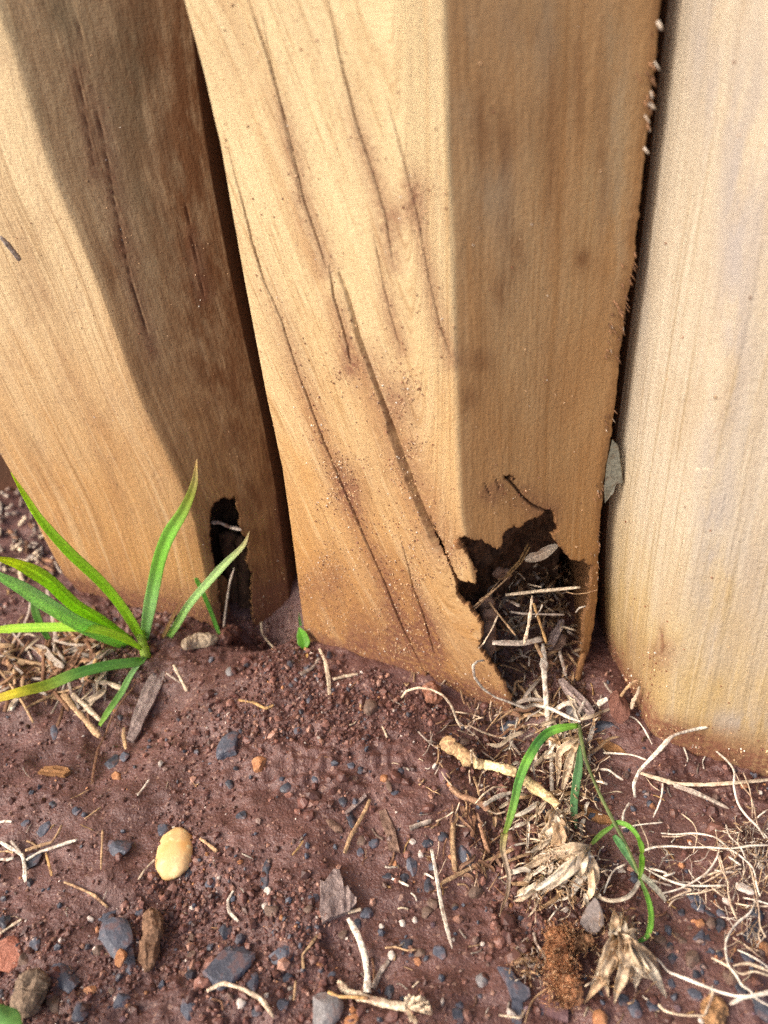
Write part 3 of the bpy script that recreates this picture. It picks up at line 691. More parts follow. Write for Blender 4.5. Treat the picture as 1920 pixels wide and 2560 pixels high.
# ------------------------------------------------------------------ stones
def stone_mesh(name, a, b, c, seed, mat, ang=9, rough=.05, sub=3):
    r = np.random.default_rng(seed); V, F = ico(sub); V = V.copy()
    if ang:
        for _ in range(ang):
            d = r.normal(size=3); d[2] *= .8; d /= np.linalg.norm(d); h = r.uniform(.50, .82)
            k = V @ d; V = V - np.maximum(0, k - h)[:, None] * d
        V = V / np.abs(V).max(0)
    V = V * (1 + rough * fbm(V[:, 0] * 2.3 + seed, V[:, 1] * 2.3, V[:, 2] * 2.3, seed, 3)[:, None])
    V = V * [a, b, c]
    return mesh(name, V, F, mat, ang == 0)
SLATE_L = ('slate_chip', 'blue-grey angular slate chip lying loose on the red-brown soil', 'stone', 'slate chips strewn over the soil')
def stone(crop, x, y, w_, h_, mat, rot=0.0, meta=SLATE_L, ang=9, hgt=.48, sink=.36, seed=None, lift=0.0, rough=.10):
    s = CROPS[crop][2]; p = PX(crop, [(x, y)])
    P = G(p, lift)[0]; m = pxm(P); el = math.asin((CAM[2] - P[2]) / np.linalg.norm(CAM - P))
    a = w_ * s * m / 2; b = h_ * s * m / 2 / math.sin(el) * .93; c = min(a, b) * hgt
    seed = seed if seed is not None else int(x * 7 + y * 13) % 9973
    o = obj(meta[0], stone_mesh(meta[0], a, b, c, seed, mat, ang, rough))
    gx_, gy_ = (H(P[0] + .004, P[1]) - H(P[0] - .004, P[1])) / .008, (H(P[0], P[1] + .004) - H(P[0], P[1] - .004)) / .008
    o.location = (P[0], P[1], P[2] + c * (1 - 2 * sink) * .9)
    o.rotation_euler = (math.atan(gy_) * .6, -math.atan(gx_) * .6, math.radians(rot) - math.atan2(P[0], P[1]) * .8)
    return tag(o, *meta[1:])
SM = lambda n, l, g=None: (n, l, 'stone', g)
ORL = SM('orange_stone', 'small rusty orange stone lying loose on the soil', 'small orange stones')
WHL = SM('white_stone', 'tiny off-white stone lying loose on the soil', 'tiny white stones')
BRL = SM('brown_stone', 'dull grey-brown rounded stone on the soil', 'dull brown stones')
stone('c8', 1040, 800, 228, 285, M_PEB, -22, SM('pebble', 'smooth cream and golden oval pebble on bare red-brown soil'), 0, .42, .26, rough=.16)
for x, y, a, b, r, dk in [(965, 665, 90, 95, 10, 0), (700, 765, 150, 150, 25, 0), (275, 635, 120, 62, 20, 0), (320, 75, 50, 85, -15, 0), (665, 250, 90, 100, 0, 1), (740, 215, 60, 80, 0, 0),
        (1360, 385, 62, 60, 0, 1), (1420, 575, 48, 48, 0, 1), (1255, 965, 85, 60, 20, 0), (1115, 915, 60, 75, 0, 1), (1575, 910, 72, 190, -18, 1), (770, 1440, 82, 195, -20, 0),
        (395, 1540, 112, 265, 10, 0), (1500, 1560, 82, 115, -10, 0), (1340, 1250, 92, 80, 30, 1), (1110, 1720, 112, 150, 10, 0), (475, 1730, 105, 110, 0, 0), (720, 1665, 105, 90, 0, 0),
        (1520, 1725, 62, 58, 0, 0), (210, 1330, 62, 75, 0, 0), (455, 540, 52, 52, 0, 0), (315, 505, 52, 50, 0, 1), (150, 610, 52, 42, 0, 0), (25, 1195, 95, 90, 0, 1), (830, 1135, 62, 60, 0, 0), (645, 1160, 95, 62, 0, 0),
        (200, 840, 130, 90, 0, 1)]:
    stone('c8', x, y, a, b, (M_SLATE, M_SLATED)[dk], r)
stone('c8', 1360, 165, 150, 190, M_SLATE, -25, SM('slate_chip', 'wedge-shaped blue-grey slate chip on the smooth soil mound'), 7, .45)
stone('c8', 715, 1310, 195, 285, M_SLATE, 8, SM('slate_chip', 'thick block of blue-grey slate with a small rusty stone resting on it'), 7, .5)
stone('c8', 722, 1415, 72, 110, M_ORST, -25, SM('orange_stone', 'small rusty stone resting against the thick slate block'), 5, .6, .1, lift=.003)
stone('c8', 1340, 1470, 350, 235, M_SLATE, 12, SM('slate_chip', 'largest flat blue-grey slate slab with a pale root lying over its edge'), 8, .32, .18)
stone('c8', 60, 1400, 185, 175, M_BRICK, 20, SM('brick_fragment', 'brick-red crumbly fragment next to a dry bark clod'), 10, .6, .3, rough=.2)
for x, y, a, b in [(690, 335, 52, 75), (1535, 270, 105, 88), (535, 1605, 72, 78)]: stone('c8', x, y, a, b, M_ORST, 10, ORL, 6, .7, rough=.12)
for x, y, a, b in [(1585, 1015, 42, 46), (1568, 1105, 36, 36), (535, 1185, 45, 42), (790, 1715, 44, 46), (1425, 1680, 66, 58)]: stone('c8', x, y, a, b, M_WHST, 0, WHL, 6, .7, .3)
for x, y, a, b in [(1612, 1135, 88, 95), (140, 1420, 75, 80), (585, 1360, 75, 78), (1135, 1395, 62, 42), (1137, 1290, 44, 48), (665, 1605, 48, 50), (330, 1680, 88, 115)]: stone('c8', x, y, a, b, M_BRST, 15, BRL, 5, .65, rough=.1)
for x, y, a, b, r, dk in [(655, 280, 58, 52, 0, 0), (715, 300, 46, 44, 0, 1), (445, 355, 48, 52, 0, 0), (272, 405, 75, 62, 0, 1), (660, 590, 62, 115, 0, 1), (920, 440, 52, 46, 0, 0), (790, 730, 72, 64, 25, 0),
        (630, 710, 42, 62, 0, 1), (710, 785, 48, 52, 0, 0), (870, 930, 84, 44, -12, 1), (970, 935, 62, 48, 0, 1), (1020, 870, 78, 125, 0, 0), (1115, 985, 78, 92, 0, 1), (1340, 810, 82, 135, 24, 0), (1110, 730, 72, 66, 0, 1),
        (750, 1150, 84, 76, 25, 0), (700, 1210, 52, 62, 0, 1), (440, 1065, 76, 80, 10, 0), (250, 1395, 185, 112, -5, 0), (545, 1515, 58, 48, 0, 0), (260, 1690, 84, 84, 0, 0), (100, 1720, 72, 72, 0, 1),
        (990, 1340, 84, 72, 0, 1), (1185, 1385, 84, 95, 15, 0), (1300, 1690, 62, 58, 0, 0), (1285, 1755, 74, 95, 0, 1), (890, 1615, 74, 84, 0, 1), (1060, 1010, 40, 40, 0, 1), (205, 1255, 52, 48, 0, 0), (1010, 1395, 46, 42, 0, 0),
        (285, 1530, 70, 60, 0, 1), (950, 300, 48, 44, 0, 1), (1200, 690, 70, 64, 0, 1), (335, 65, 40, 44, 0, 0), (15, 570, 50, 60, 0, 1)]:
    stone('c7', x, y, a, b, (M_SLATE, M_SLATED)[dk], r)
stone('c7', 610, 490, 54, 58, M_SLATED, 0, SM('slate_chip', 'glossy blue-black chip touching a bark splinter end'), 6, .7)
stone('c7', 500, 1725, 235, 210, M_GREY, 5, SM('grey_stone', 'big rounded grey stone beside the pale jointed stalk'), 5, .55, .3, rough=.07)
stone('c7', 668, 1790, 115, 80, M_ORST, 0, SM('red_stone', 'dull red stone beside the big rounded grey stone'), 5, .6)
stone('c7', 1215, 340, 78, 82, M_PURP, 0, SM('purple_stone', 'small purplish stone near the thick golden stalk'), 5, .7, .2)
stone('c7', 1435, 1550, 74, 78, M_GREY, 0, SM('grey_stone', 'small warty pale grey lump of soil and grit'), 0, .8, .25, rough=.35)
for x, y, a, b in [(855, 345, 54, 48), (480, 1440, 74, 64), (920, 850, 40, 40)]: stone('c7', x, y, a, b, M_ORST, 10, ORL, 6, .7, rough=.12)
for x, y, a, b in [(960, 1210, 44, 48), (1035, 1190, 34, 50), (840, 1225, 34, 36), (1070, 800, 36, 52), (165, 1015, 44, 50), (1020, 725, 50, 36), (900, 1400, 50, 60)]: stone('c7', x, y, a, b, M_WHST, 0, WHL, 6, .7, .3)
for x, y, a, b in [(1110, 1145, 80, 70), (1140, 1090, 84, 74), (1400, 1030, 105, 95), (405, 1120, 62, 58), (680, 350, 38, 36), (1065, 1390, 66, 66), (720, 720, 70, 60), (610, 1270, 60, 60), (1330, 130, 70, 60), (880, 395, 44, 74), (1275, 1110, 46, 42)]: stone('c7', x, y, a, b, M_BRST, 15, BRL, 5, .65, rough=.1)
for x, y, a, b, r, dk in [(490, 1480, 135, 185, 0, 0), (635, 1480, 115, 112, 0, 0), (810, 1280, 92, 105, 0, 0), (1020, 1380, 150, 115, 0, 0), (805, 1040, 125, 115, 0, 1), (1060, 860, 112, 145, 0, 0), (1245, 760, 95, 180, 0, 1),
        (895, 645, 74, 82, 0, 1), (1060, 610, 95, 105, 0, 0), (1150, 655, 115, 62, 0, 1), (1240, 640, 92, 82, 0, 0), (990, 515, 200, 92, -8, 0), (1130, 870, 62, 72, 0, 1), (1135, 800, 44, 46, 0, 1), (1550, 660, 125, 120, 0, 1), (1480, 1040, 135, 105, 0, 0),
        (960, 430, 90, 60, 0, 1), (800, 940, 70, 70, 0, 1), (1420, 1320, 110, 110, 0, 1), (380, 1420, 100, 110, 0, 1), (1230, 1010, 80, 90, 0, 1)]:
    stone('O', x, y, a, b, (M_SLATE, M_SLATED)[dk], r)
stone('O', 1510, 820, 112, 270, M_SLATED, -12, SM('slate_chip', 'long dark slate sliver under the white root strands'), 6, .45)
stone('O', 1570, 1480, 260, 230, M_SLATED, 0, SM('slate_chip', 'broad dark slate slab beneath a thick white root'), 7, .4)
stone('O', 1055, 735, 82, 105, M_ORST, 20, ORL, 6, .7, rough=.12)
stone('O', 1190, 560, 66, 54, M_ORST, 0, ORL, 6, .7, rough=.12)
stone('O', 175, 1590, 135, 155, M_ORST, 0, SM('orange_stone', 'round pinkish-orange stone below the dried leaf rosette'), 4, .8, .3, rough=.12)
stone('O', 1605, 965, 145, 125, M_ORST, 0, SM('red_stone', 'rust-red stone beside the long dark slate sliver'), 5, .7, .3)
for x, y, a, b in [(990, 1055, 120, 155), (1150, 740, 95, 115), (1330, 1220, 145, 145), (970, 780, 50, 46), (850, 840, 60, 54), (900, 900, 80, 90), (700, 900, 120, 100)]: stone('O', x, y, a, b, M_BRST, 0, BRL, 5, .7, rough=.1)
stone('O', 375, 280, 78, 88, M_WHST, 30, SM('shell_scrap', 'pinkish pale stone shard under the faded grass leaf'), 8, .5, .2)
stone('O', 1450, 440, 160, 84, M_WHST, -8, SM('white_stone', 'chalky white nodule caught among the white roots'), 6, .6, .1, lift=.004, rough=.2)
stone('O', 1295, 545, 76, 66, M_WHST, 0, SM('white_stone', 'small chalky white lump beside a thin white root'), 6, .7, .2)
stone('R', 175, 620, 190, 290, M_CLOD, 10, SM('clod', 'reddish-brown soil clod leaning on the pale post'), 6, .6, .3, rough=.15, lift=.006)
stone('R', 40, 800, 260, 110, M_SLATED, 10, SM('slate_chip', 'dark slate chip at the foot of the pale post'), 7, .5)
stone('M', 920, 395, 250, 95, M_SLATED, -5, SM('slate_chip', 'dark slate chip lying below the curled flap of rotten wood'), 7, .5, .2)
stone('M', 1440, 250, 130, 150, M_GREY, 10, SM('grey_stone', 'flat grey stone at the mouth of the rotten hollow'), 6, .5, .2)
stone('c4', 530, 1280, 46, 60, M_SLATED, 0, SM('slate_chip', 'dark slate crumb against the left foot of the split post'), 6, .7)
stone('c4', 455, 1405, 44, 50, M_SLATED, 0); stone('c4', 345, 1720, 44, 40, M_SLATE, 0); stone('c4', 410, 1535, 40, 52, M_SLATE, 0)
stone('c4', 770, 1590, 95, 95, M_BRST, 0, BRL, 4, .7, .3, rough=.15)
stone('c3', 1365, 1140, 54, 60, M_GREY, 0, BRL, 0, .7, .3, rough=.15)

def plate(name, crop, outline, thick, mat, meta, lift=.001, grain=0.0, seed=0, tilt=None, cuts=3, col=None, smooth=False):
    """a flat piece of stone, bark or leaf with its own outline and thickness, lying on the ground"""
    p = PX(crop, outline); cen = G(p.mean(0)[None], lift)[0]
    # rest plane: follows the soil under the piece
    e = .006; gx_ = (H(cen[0] + e, cen[1]) - H(cen[0] - e, cen[1])) / (2 * e) * .7; gy_ = (H(cen[0], cen[1] + e) - H(cen[0], cen[1] - e)) / (2 * e) * .7
    if tilt: gx_ += tilt[0]; gy_ += tilt[1]
    n = np.array([-gx_, -gy_, 1.0]); n /= np.linalg.norm(n)
    r = rays(p); t = ((cen - CAM) @ n) / (r @ n); P = CAM + r * t[:, None]
    c0 = P.mean(0); b = bmesh.new()
    f = b.faces.new([b.verts.new(q - c0) for q in P]); bmesh.ops.recalc_face_normals(b, faces=[f])
    ex = bmesh.ops.extrude_face_region(b, geom=[f]); vs_ = [v for v in ex['geom'] if isinstance(v, bmesh.types.BMVert)]
    for v in vs_: v.co -= Vector(n * thick)
    bmesh.ops.recalc_face_normals(b, faces=b.faces)
    bmesh.ops.triangulate(b, faces=b.faces); bmesh.ops.subdivide_edges(b, edges=b.edges, cuts=cuts, use_grid_fill=True); bmesh.ops.triangulate(b, faces=b.faces)
    V = np.array([v.co[:] for v in b.verts]); F = np.array([[v.index for v in q.verts] for q in b.faces]); b.free()
    # fibres run along the longest direction
    u, s_, vt = np.linalg.svd(P - c0); al, ac = vt[0], np.cross(n, vt[0])
    A_, B_ = V @ al, V @ ac
    d = .25 * thick * fbm(A_ / .006, B_ / .003, 0, seed, 3)
    if grain: d = d + grain * (noise(A_ / .03, B_ / .0013, 0, seed + 5) + .5 * noise(A_ / .02, B_ / .0006, 0, seed + 6))
    V = V + n * d[:, None] + np.outer(.4 * grain * noise(A_ / .004, B_ / .004, 3, seed), ac)
    c = None
    if col is not None: c = np.broadcast_to(col, V.shape)
    o = obj(name, mesh(name, V, F, mat, smooth, col=c)); o.location = c0
    return tag(o, *meta)
plate('slate_chip', 'N', [(810, 880), (860, 888), (920, 900), (960, 970), (1010, 1020), (1070, 1060), (1082, 1130), (1040, 1162), (930, 1142), (900, 1050), (880, 1000), (845, 940)], .0020, M_SLATE, ('thin curved blade of blue-grey slate lying flat on the soil', 'stone'), .0022, 0, 3)
plate('slate_chip', 'N', [(930, 1150), (1015, 1165), (1020, 1260), (1000, 1400), (935, 1390), (920, 1270)], .0022, M_SLATE, ('squared slate chip just below the thin curved slate blade', 'stone'), .0012, 0, 4)
plate('flat_stone', 'N', [(1200, 1060), (1300, 1110), (1400, 1170), (1392, 1345), (1270, 1300), (1150, 1240), (1165, 1150)], .0028, M_PURP, ('flat purple-brown stone tucked under the fibrous brown root clump', 'stone'), .0020, 0, 5)
plate('bark_chip', 'c7', [(475, 945), (500, 955), (525, 920), (552, 880), (590, 885), (605, 940), (612, 985), (640, 975), (650, 1010), (690, 1050), (690, 1080), (640, 1130), (560, 1160), (490, 1195), (470, 1120), (480, 1030)], .0028, M_BARKG, ('squarish ridged grey-brown bark chip with torn top edge', 'bark chip'), .0026, .00055, 6)
plate('bark_chip', 'c7', [(820, 540), (860, 525), (885, 580), (915, 640), (935, 720), (945, 775), (880, 770), (865, 690), (840, 620)], .0026, M_BARK, ('narrow brown bark chip standing out on crumbly soil', 'bark chip'), .0024, .0004, 7)
plate('bark_chip', 'c7', [(620, 545), (640, 520), (700, 470), (740, 430), (752, 455), (700, 500), (650, 545), (630, 560)], .0020, M_BARKG, ('short pinkish-grey bark splinter beside a blue-black chip', 'bark chip'), .0022, .0004, 8)
plate('bark_chip', 'P', [(1290, 50), (1370, 95), (1345, 190), (1310, 262), (1275, 350), (1200, 480), (1165, 580), (1110, 672), (1050, 660), (1075, 560), (1090, 480), (1130, 370), (1170, 262), (1230, 140)], .0022, M_BARKG, ('long flat grey wood strip lying below the green grass tuft', 'wood strip'), .0045, .0004, 9)
plate('bark_chip', 'P', [(310, 930), (370, 880), (470, 878), (560, 890), (580, 920), (530, 955), (420, 945)], .0018, M_ROTL, ('small golden-brown chip on bare soil left of the mound', 'bark chip'), .0018, .0003, 10)
plate('bark_chip', 'H', [(920, 1780), (970, 1760), (1060, 1840), (1170, 1940), (1260, 2040), (1310, 2130), (1270, 2160), (1180, 2090), (1080, 1990), (980, 1880)], .0032, M_BARKG, ('purplish-grey bark chip lying at the mouth of the rotten hollow', 'bark chip'), .0050, .0005, 11)
plate('bark_chip', 'H', [(930, 1150), (975, 1135), (990, 1170), (960, 1260), (900, 1380), (850, 1460), (820, 1460), (810, 1400), (850, 1280)], .0032, M_BARKG, ('grey bark chip propped upright among straw inside the hollow', 'bark chip'), .0130, .0005, 12, (0, .5))
plate('bark_chip', 'H', [(800, 1500), (870, 1420), (960, 1290), (1000, 1330), (1000, 1400), (930, 1470), (860, 1540), (800, 1570)], .0030, M_BARK, ('dark brown bark flake behind the upright grey chip in the hollow', 'bark chip'), .0080, .0004, 13, (0, .4))
plate('bark_chip', 'c7', [(510, 590), (545, 585), (600, 630), (610, 660), (570, 660), (530, 625)], .0016, M_BARK, ('small tan-brown bark crumb on the smooth soil', 'bark chip'), .0015, .0003, 14)
plate('bark_chip', 'c6', [(570, 600), (640, 620), (740, 670), (770, 710), (690, 705), (600, 660)], .0025, M_ROTL, ('reddish-brown bark flake under the green grass shoot', 'bark chip'), .0016, .0003, 15)
plate('bark_chip', 'c6', [(670, 225), (740, 235), (800, 265), (850, 310), (760, 300), (690, 270)], .0025, M_ROTL, ('reddish bark flake lying near the foot of the pale post', 'bark chip'), .0016, .0003, 16)
plate('dead_leaf', 'O', [(130, 500), (165, 540), (190, 600), (212, 670), (212, 745), (170, 800), (120, 835), (50, 800), (0, 730), (20, 660), (60, 590), (100, 540)], .0005, M_DRY, ('grey dead leaf with a pale midrib beside the dried leaf rosette', 'leaf'), .0060, .00012, 17, (0, .25), 4, (.34, .29, .27), True)

# ------------------------------------------------------------------ straws, stalks and roots
def path(crop, pts, lift, n):
    p = PX(crop, pts); l = np.interp(np.linspace(0, 1, len(p)), np.linspace(0, 1, len(np.atleast_1d(lift))), np.atleast_1d(lift))
    return spline(G(p, l), n)
STRAW_C = {'tan': (.46, .30, .165), 'pale': (.64, .51, .36), 'grey': (.40, .33, .27), 'gold': (.48, .29, .12), 'brown': (.24, .125, .07), 'white': (.74, .65, .53), 'root': (.66, .51, .36)}
def straw_mesh(name, C, r, flat, c, seed, rough=.22, sides=10, taper=(.8, .7), mat=None, nodes=()):
    n = len(C); u = np.linspace(0, 1, n)
    R = r * np.interp(u, [0, .1, .9, 1], [taper[0], 1, 1, taper[1]])
    R = R * (1 + .28 * noise(u * 4.5, seed * .37, 1.1, seed) + .12 * noise(u * 17, seed * .37, 2.1, seed))
    for q in nodes: R = R * (1 + .35 * np.exp(-((u - q) / .02) ** 2))
    V, F = tube_data(C, R, sides, flat, rough, seed)
    cc = np.array(c) * (1 + .42 * noise(np.repeat(u, sides) * 1.5, np.tile(np.arange(sides), n) * 1.3 + .5, seed, seed) + .22 * noise(np.repeat(u, sides) * 9, 0, seed, seed + 2))[:, None]
    cc = np.vstack([cc, np.array([c, c]) * .6])
    return mesh(name, V, F, mat or M_STRAW, True, col=np.clip(cc, .01, .95))
def straw(crop, pts, wpx, c, label, lift=.0015, flat=.7, n=None, group=None, name='dry_straw', cat='straw', parent=None, taper=(.8, .7), rough=.22, mat=None, nodes=(), P3=None):
    n = n or max(14, 7 * len(pts))
    C = path(crop, pts, lift, n) if P3 is None else spline(P3, n)
    if mat is None and len(pts) > 2:
        K = G(PX(crop, pts), np.interp(np.linspace(0, 1, len(pts)), np.linspace(0, 1, len(np.atleast_1d(lift))), np.atleast_1d(lift))) if P3 is None else np.asarray(P3)
        uk = np.linspace(0, len(K) - 1, n); C = .4 * C + .6 * np.stack([np.interp(uk, np.arange(len(K)), K[:, q]) for q in range(3)], 1)
    r = wpx * CROPS[crop][2] * pxm(C).mean() / 2
    seed = int(abs(pts[0][0] * 3 + pts[0][1])) % 997
    o = obj(name, straw_mesh(name, C, r * .76, flat * .60, STRAW_C[c] if isinstance(c, str) else c, seed, rough, taper=taper, mat=mat, nodes=nodes), parent)
    if parent is None: tag(o, label, cat, group)
    return o
def hol(pts, Ys):   # inside the hollow: on planes of known depth
    return on_plane(PX('H', pts), np.asarray(Ys, float))
straw('H', [(355, 880), (700, 842), (1150, 800)], 46, 'pale', 'pale straw lying level across the rotten hollow', P3=hol([(355, 880), (700, 842), (1150, 800)], [.262, .258, .257]), taper=(1, 1))
straw('H', [(400, 1060), (560, 1080), (980, 1090)], 34, 'grey', 'thin grey straw lying level low in the rotten hollow', P3=hol([(400, 1060), (560, 1080), (980, 1090)], [.262, .258, .26]))
straw('H', [(215, 1390), (540, 1395), (745, 1350)], 72, 'grey', 'flat grey-brown straw at the bottom of the rotten hollow', flat=.4, P3=hol([(215, 1390), (540, 1395), (745, 1350)], [.249, .247, .250]), taper=(1, 1))
straw('H', [(640, 890), (622, 1050), (600, 1200), (550, 1415)], 46, 'pale', 'flat pale straw standing on end in the hollow, wider at its top', flat=.35, P3=hol([(640, 890), (622, 1050), (600, 1200), (550, 1415)], [.252, .249, .246, .243]), taper=(.4, .4))
straw('H', [(655, 970), (720, 1170), (795, 1400)], 44, 'gold', 'golden straw leaning right inside the hollow', flat=.5, P3=hol([(655, 970), (720, 1170), (795, 1400)], [.255, .251, .247]))
straw('H', [(180, 960), (300, 1110), (465, 1312)], 24, 'tan', 'thin tan stalk slanting across the left of the hollow', P3=hol([(180, 960), (300, 1110), (465, 1312)], [.258, .252, .247]))
straw('H', [(275, 1100), (220, 1230), (120, 1400), (70, 1450)], 20, 'pale', 'thin pale root curling past the torn flap edge', P3=hol([(275, 1100), (220, 1230), (120, 1400), (70, 1450)], [.250, .246, .243, .240]))
straw('H', [(930, 1480), (965, 1600), (1000, 1740)], 44, 'grey', 'grey-green straw slanting down into the hollow floor', P3=hol([(930, 1480), (965, 1600), (1000, 1740)], [.258, .254, .249]))
straw('H', [(670, 1380), (710, 1470), (750, 1550)], 46, 'tan', 'short tan stub wedged beside the upright pale stalk', P3=hol([(670, 1380), (710, 1470), (750, 1550)], [.252, .249, .246]))
straw('H', [(360, 930), (430, 960), (510, 1000)], 40, 'grey', 'short grey straw stub under the level pale straw', P3=hol([(360, 930), (430, 960), (510, 1000)], [.268, .264, .261]))
straw('H', [(590, 760), (650, 780), (740, 800)], 26, 'pale', 'short pale stub just above the level pale straw', P3=hol([(590, 760), (650, 780), (740, 800)], [.274, .271, .268]))
straw('H', [(1100, 1070), (1140, 1020), (1210, 1000)], 20, 'white', 'short white hooked root on the right of the hollow', P3=hol([(1100, 1070), (1140, 1020), (1210, 1000)], [.262, .263, .264]))
straw('H', [(750, 985), (720, 1050), (670, 1115)], 20, 'white', 'tiny white curved root in the middle of the hollow', P3=hol([(750, 985), (720, 1050), (670, 1115)], [.256, .253, .250]))
straw('H', [(1000, 850), (1100, 872), (1220, 860), (1335, 825)], 14, 'tan', 'hair-thin tan root reaching out past the hollow edge', P3=hol([(1000, 850), (1100, 872), (1220, 860), (1335, 825)], [.258, .257, .258, .259]))
bundle = thing('straw_wisp', 'frayed golden straw wisp with a pale husk sticking up inside the hollow', 'straw')
for k, (a, b_, c_) in enumerate([((600, 330), (500, 520), (370, 660)), ((620, 360), (520, 540), (380, 680)), ((560, 400), (460, 590), (350, 690)), ((420, 660), (220, 840), (0, 1020)), ((380, 700), (200, 870), (20, 1040)), ((300, 720), (180, 860), (80, 940)), ((430, 670), (350, 700), (275, 715))]):
    straw('H', [a, b_, c_], 22 if k < 3 else 18, 'gold' if k < 3 else 'tan', '', flat=.5, name='fibre', parent=bundle, P3=hol([a, b_, c_], [.280, .273, .266] if k < 3 else [.266, .258, .250]))
def ribbon(name, C, W, c, mat, parent=None, hint=(0, -.6, .8), fold=.2, twist=0., wav=0., seed=0, thick=.0002, stripes=.12):
    n = len(C); V, F, uu, vv = ribbon_data(C, W, hint, fold, thick, twist, wav, seed)
    cs = np.asarray(c, float)
    cc = cs[None] if cs.ndim == 1 else np.stack([np.interp(vv, np.linspace(0, 1, len(cs)), cs[:, k]) for k in range(3)], 1)
    cc = np.broadcast_to(cc, (len(V), 3)) * (1 + stripes * noise(uu * 5.01 + .5, vv * .7, seed, seed) * 1.6 + .25 * np.exp(-(uu / .12) ** 2) + .8 * stripes * noise(uu * 2, vv * 9, seed, seed + 3))[:, None]
    return obj(name, mesh(name, V, F, mat, True, col=np.clip(cc, .005, .95)), parent)
C = spline(hol([(560, 510), (650, 480), (740, 440), (830, 400), (920, 350)], [.268, .267, .267, .267, .268]), 22); m_ = pxm(C).mean() * .23515
ribbon('husk', C, np.interp(np.linspace(0, 1, 22), [0, .25, .6, .9, 1], [30, 110, 120, 70, 20]) * m_, [(.62, .52, .40), (.55, .42, .30), (.66, .58, .47)], M_DRY, bundle, (0, -.8, .5), .7, .3, .4, 3)

# the long pale stalk standing in front of the hollow
straw('S', [PX('H', [(755, 1400)])[0], PX('H', [(765, 1560)])[0], PX('H', [(772, 1800)])[0], PX('H', [(800, 2150)])[0], PX('M', [(1232, 320)])[0], PX('M', [(1262, 600)])[0], PX('M', [(1262, 930)])[0]], 17, 'white', 'long pale upright stalk leaning out of the hollow behind the green shoot',
      lift=[.016, .013, .010, .009, .008, .006, .003], n=50, nodes=(.2, .22), taper=(.5, .8), rough=.3)
straw('S', np.vstack([PX('H', [(130, 1575), (55, 1590), (12, 1640), (30, 1760), (120, 1880), (250, 1970), (400, 2020), (560, 2080)]), PX('M', [(1120, 205), (1260, 240), (1400, 310), (1500, 345)])]), 9, 'white', 'long curled white straw draped over the torn wooden flap', n=70, flat=.45, P3=np.vstack([on_plane(PX('H', [(130, 1575), (55, 1590), (12, 1640), (30, 1760), (120, 1880), (250, 1970), (400, 2020), (560, 2080)]), np.array([.2425, .2395, .2375, .2365, .2360, .2350, .2350, .2350])), G(PX('M', [(1120, 205), (1260, 240), (1400, 310), (1500, 345)]), .009)]))
straw('M', [(0, 165), (55, 92), (150, 64), (260, 80), (360, 130), (430, 220), (470, 330), (505, 395)], 22, 'pale', 'thin pale straw arched in a hoop at the foot of the flap', n=50, flat=.8, P3=on_plane(PX('M', [(0, 165), (55, 92), (150, 64), (260, 80), (360, 130), (430, 220), (470, 330), (505, 395)]), np.array([.254, .250, .246, .243, .240, .238, .235, .232])))
straw('c4', [(470, 1235), (505, 1310), (525, 1420), (535, 1590)], 26, 'pale', 'flat pale straw hanging over the soil mound by the split post', lift=[.004, .004, .002, .001], flat=.4)
straw('c4', [(360, 1390), (430, 1350), (475, 1290)], 30, 'grey', 'short grey straw lying on the soil mound', flat=.5)
straw('c4', [(550, 1418), (620, 1400), (700, 1385)], 24, 'pale', 'pale straw lying in the crevice below the split post', flat=.5)
straw('c4', [(-10, 1540), (80, 1555), (150, 1590), (200, 1570)], 20, 'gold', 'thin rusty rootlet lying on the soil mound')
straw('T', [(955, 1340), (960, 1420), (1000, 1500), (1080, 1590)], 30, 'pale', 'curved pale stub sticking up in the gap between the posts', lift=[.014, .010, .005, .0])
straw('T', [(480, 400), (560, 400), (650, 440), (770, 470)], 46, 'grey', 'curled grey leaf scrap caught across the narrow rot hole', flat=.5, P3=on_plane(PX('T', [(480, 400), (560, 400), (650, 440), (770, 470)]), np.array([.330, .332, .333, .330])), taper=(.5, .4))
straw('T', [(700, 830), (660, 960), (630, 1150), (600, 1390)], 26, 'grey', 'thin grey-green stem before the narrow rot hole', P3=on_plane(PX('T', [(700, 830), (660, 960), (630, 1150), (600, 1390)]), np.array([.325, .324, .322, .318])), taper=(.3, .9))
straw('P', [(1120, 212), (1020, 330), (930, 470), (872, 620), (812, 740), (782, 880), (760, 1030)], 24, 'brown', 'long thin brown stem trailing down from the grass tuft', lift=[.006, .005, .004, .003, .003, .002, .001])
straw('P', [(520, 280), (600, 380), (700, 490), (830, 640)], 62, 'tan', 'thick dead stalk lying below the grass tuft with a greenish end', lift=.004, n=36, nodes=(.45,))
straw('P', [(600, 285), (720, 395), (835, 505)], 50, 'pale', 'thick pale dead stalk lying beside its greenish neighbour', lift=.004)
straw('P', [(780, 180), (900, 195), (1012, 240)], 56, 'pale', 'stubby pale stalk end under the grass tuft', lift=.005)
straw('P', [(800, -10), (745, 110), (680, 185)], 46, 'gold', 'short golden stalk rising into the grass tuft', lift=[.012, .008, .003])
straw('P', [(210, 400), (330, 340), (480, 270), (600, 245), (700, 205)], 30, 'tan', 'thin tan root running under the low grass blade', lift=.003)
straw('P', [(0, 98), (150, 105), (330, 100), (480, 110), (580, 60)], 26, 'tan', 'thin tan straw lying behind the low grass blade', lift=.003)
straw('P', [(0, 235), (60, 160), (150, 50)], 24, 'white', 'short white straw at the far left behind the low grass blade', lift=.003)
straw('P', [(90, 420), (130, 360), (155, 320)], 32, 'white', 'small white straw fragment below the yellow blade tip')
straw('P', [(1440, 40), (1490, 140), (1550, 260)], 32, 'pale', 'pale straw leaning beside the long flat wood strip', lift=[.007, .005, .002])
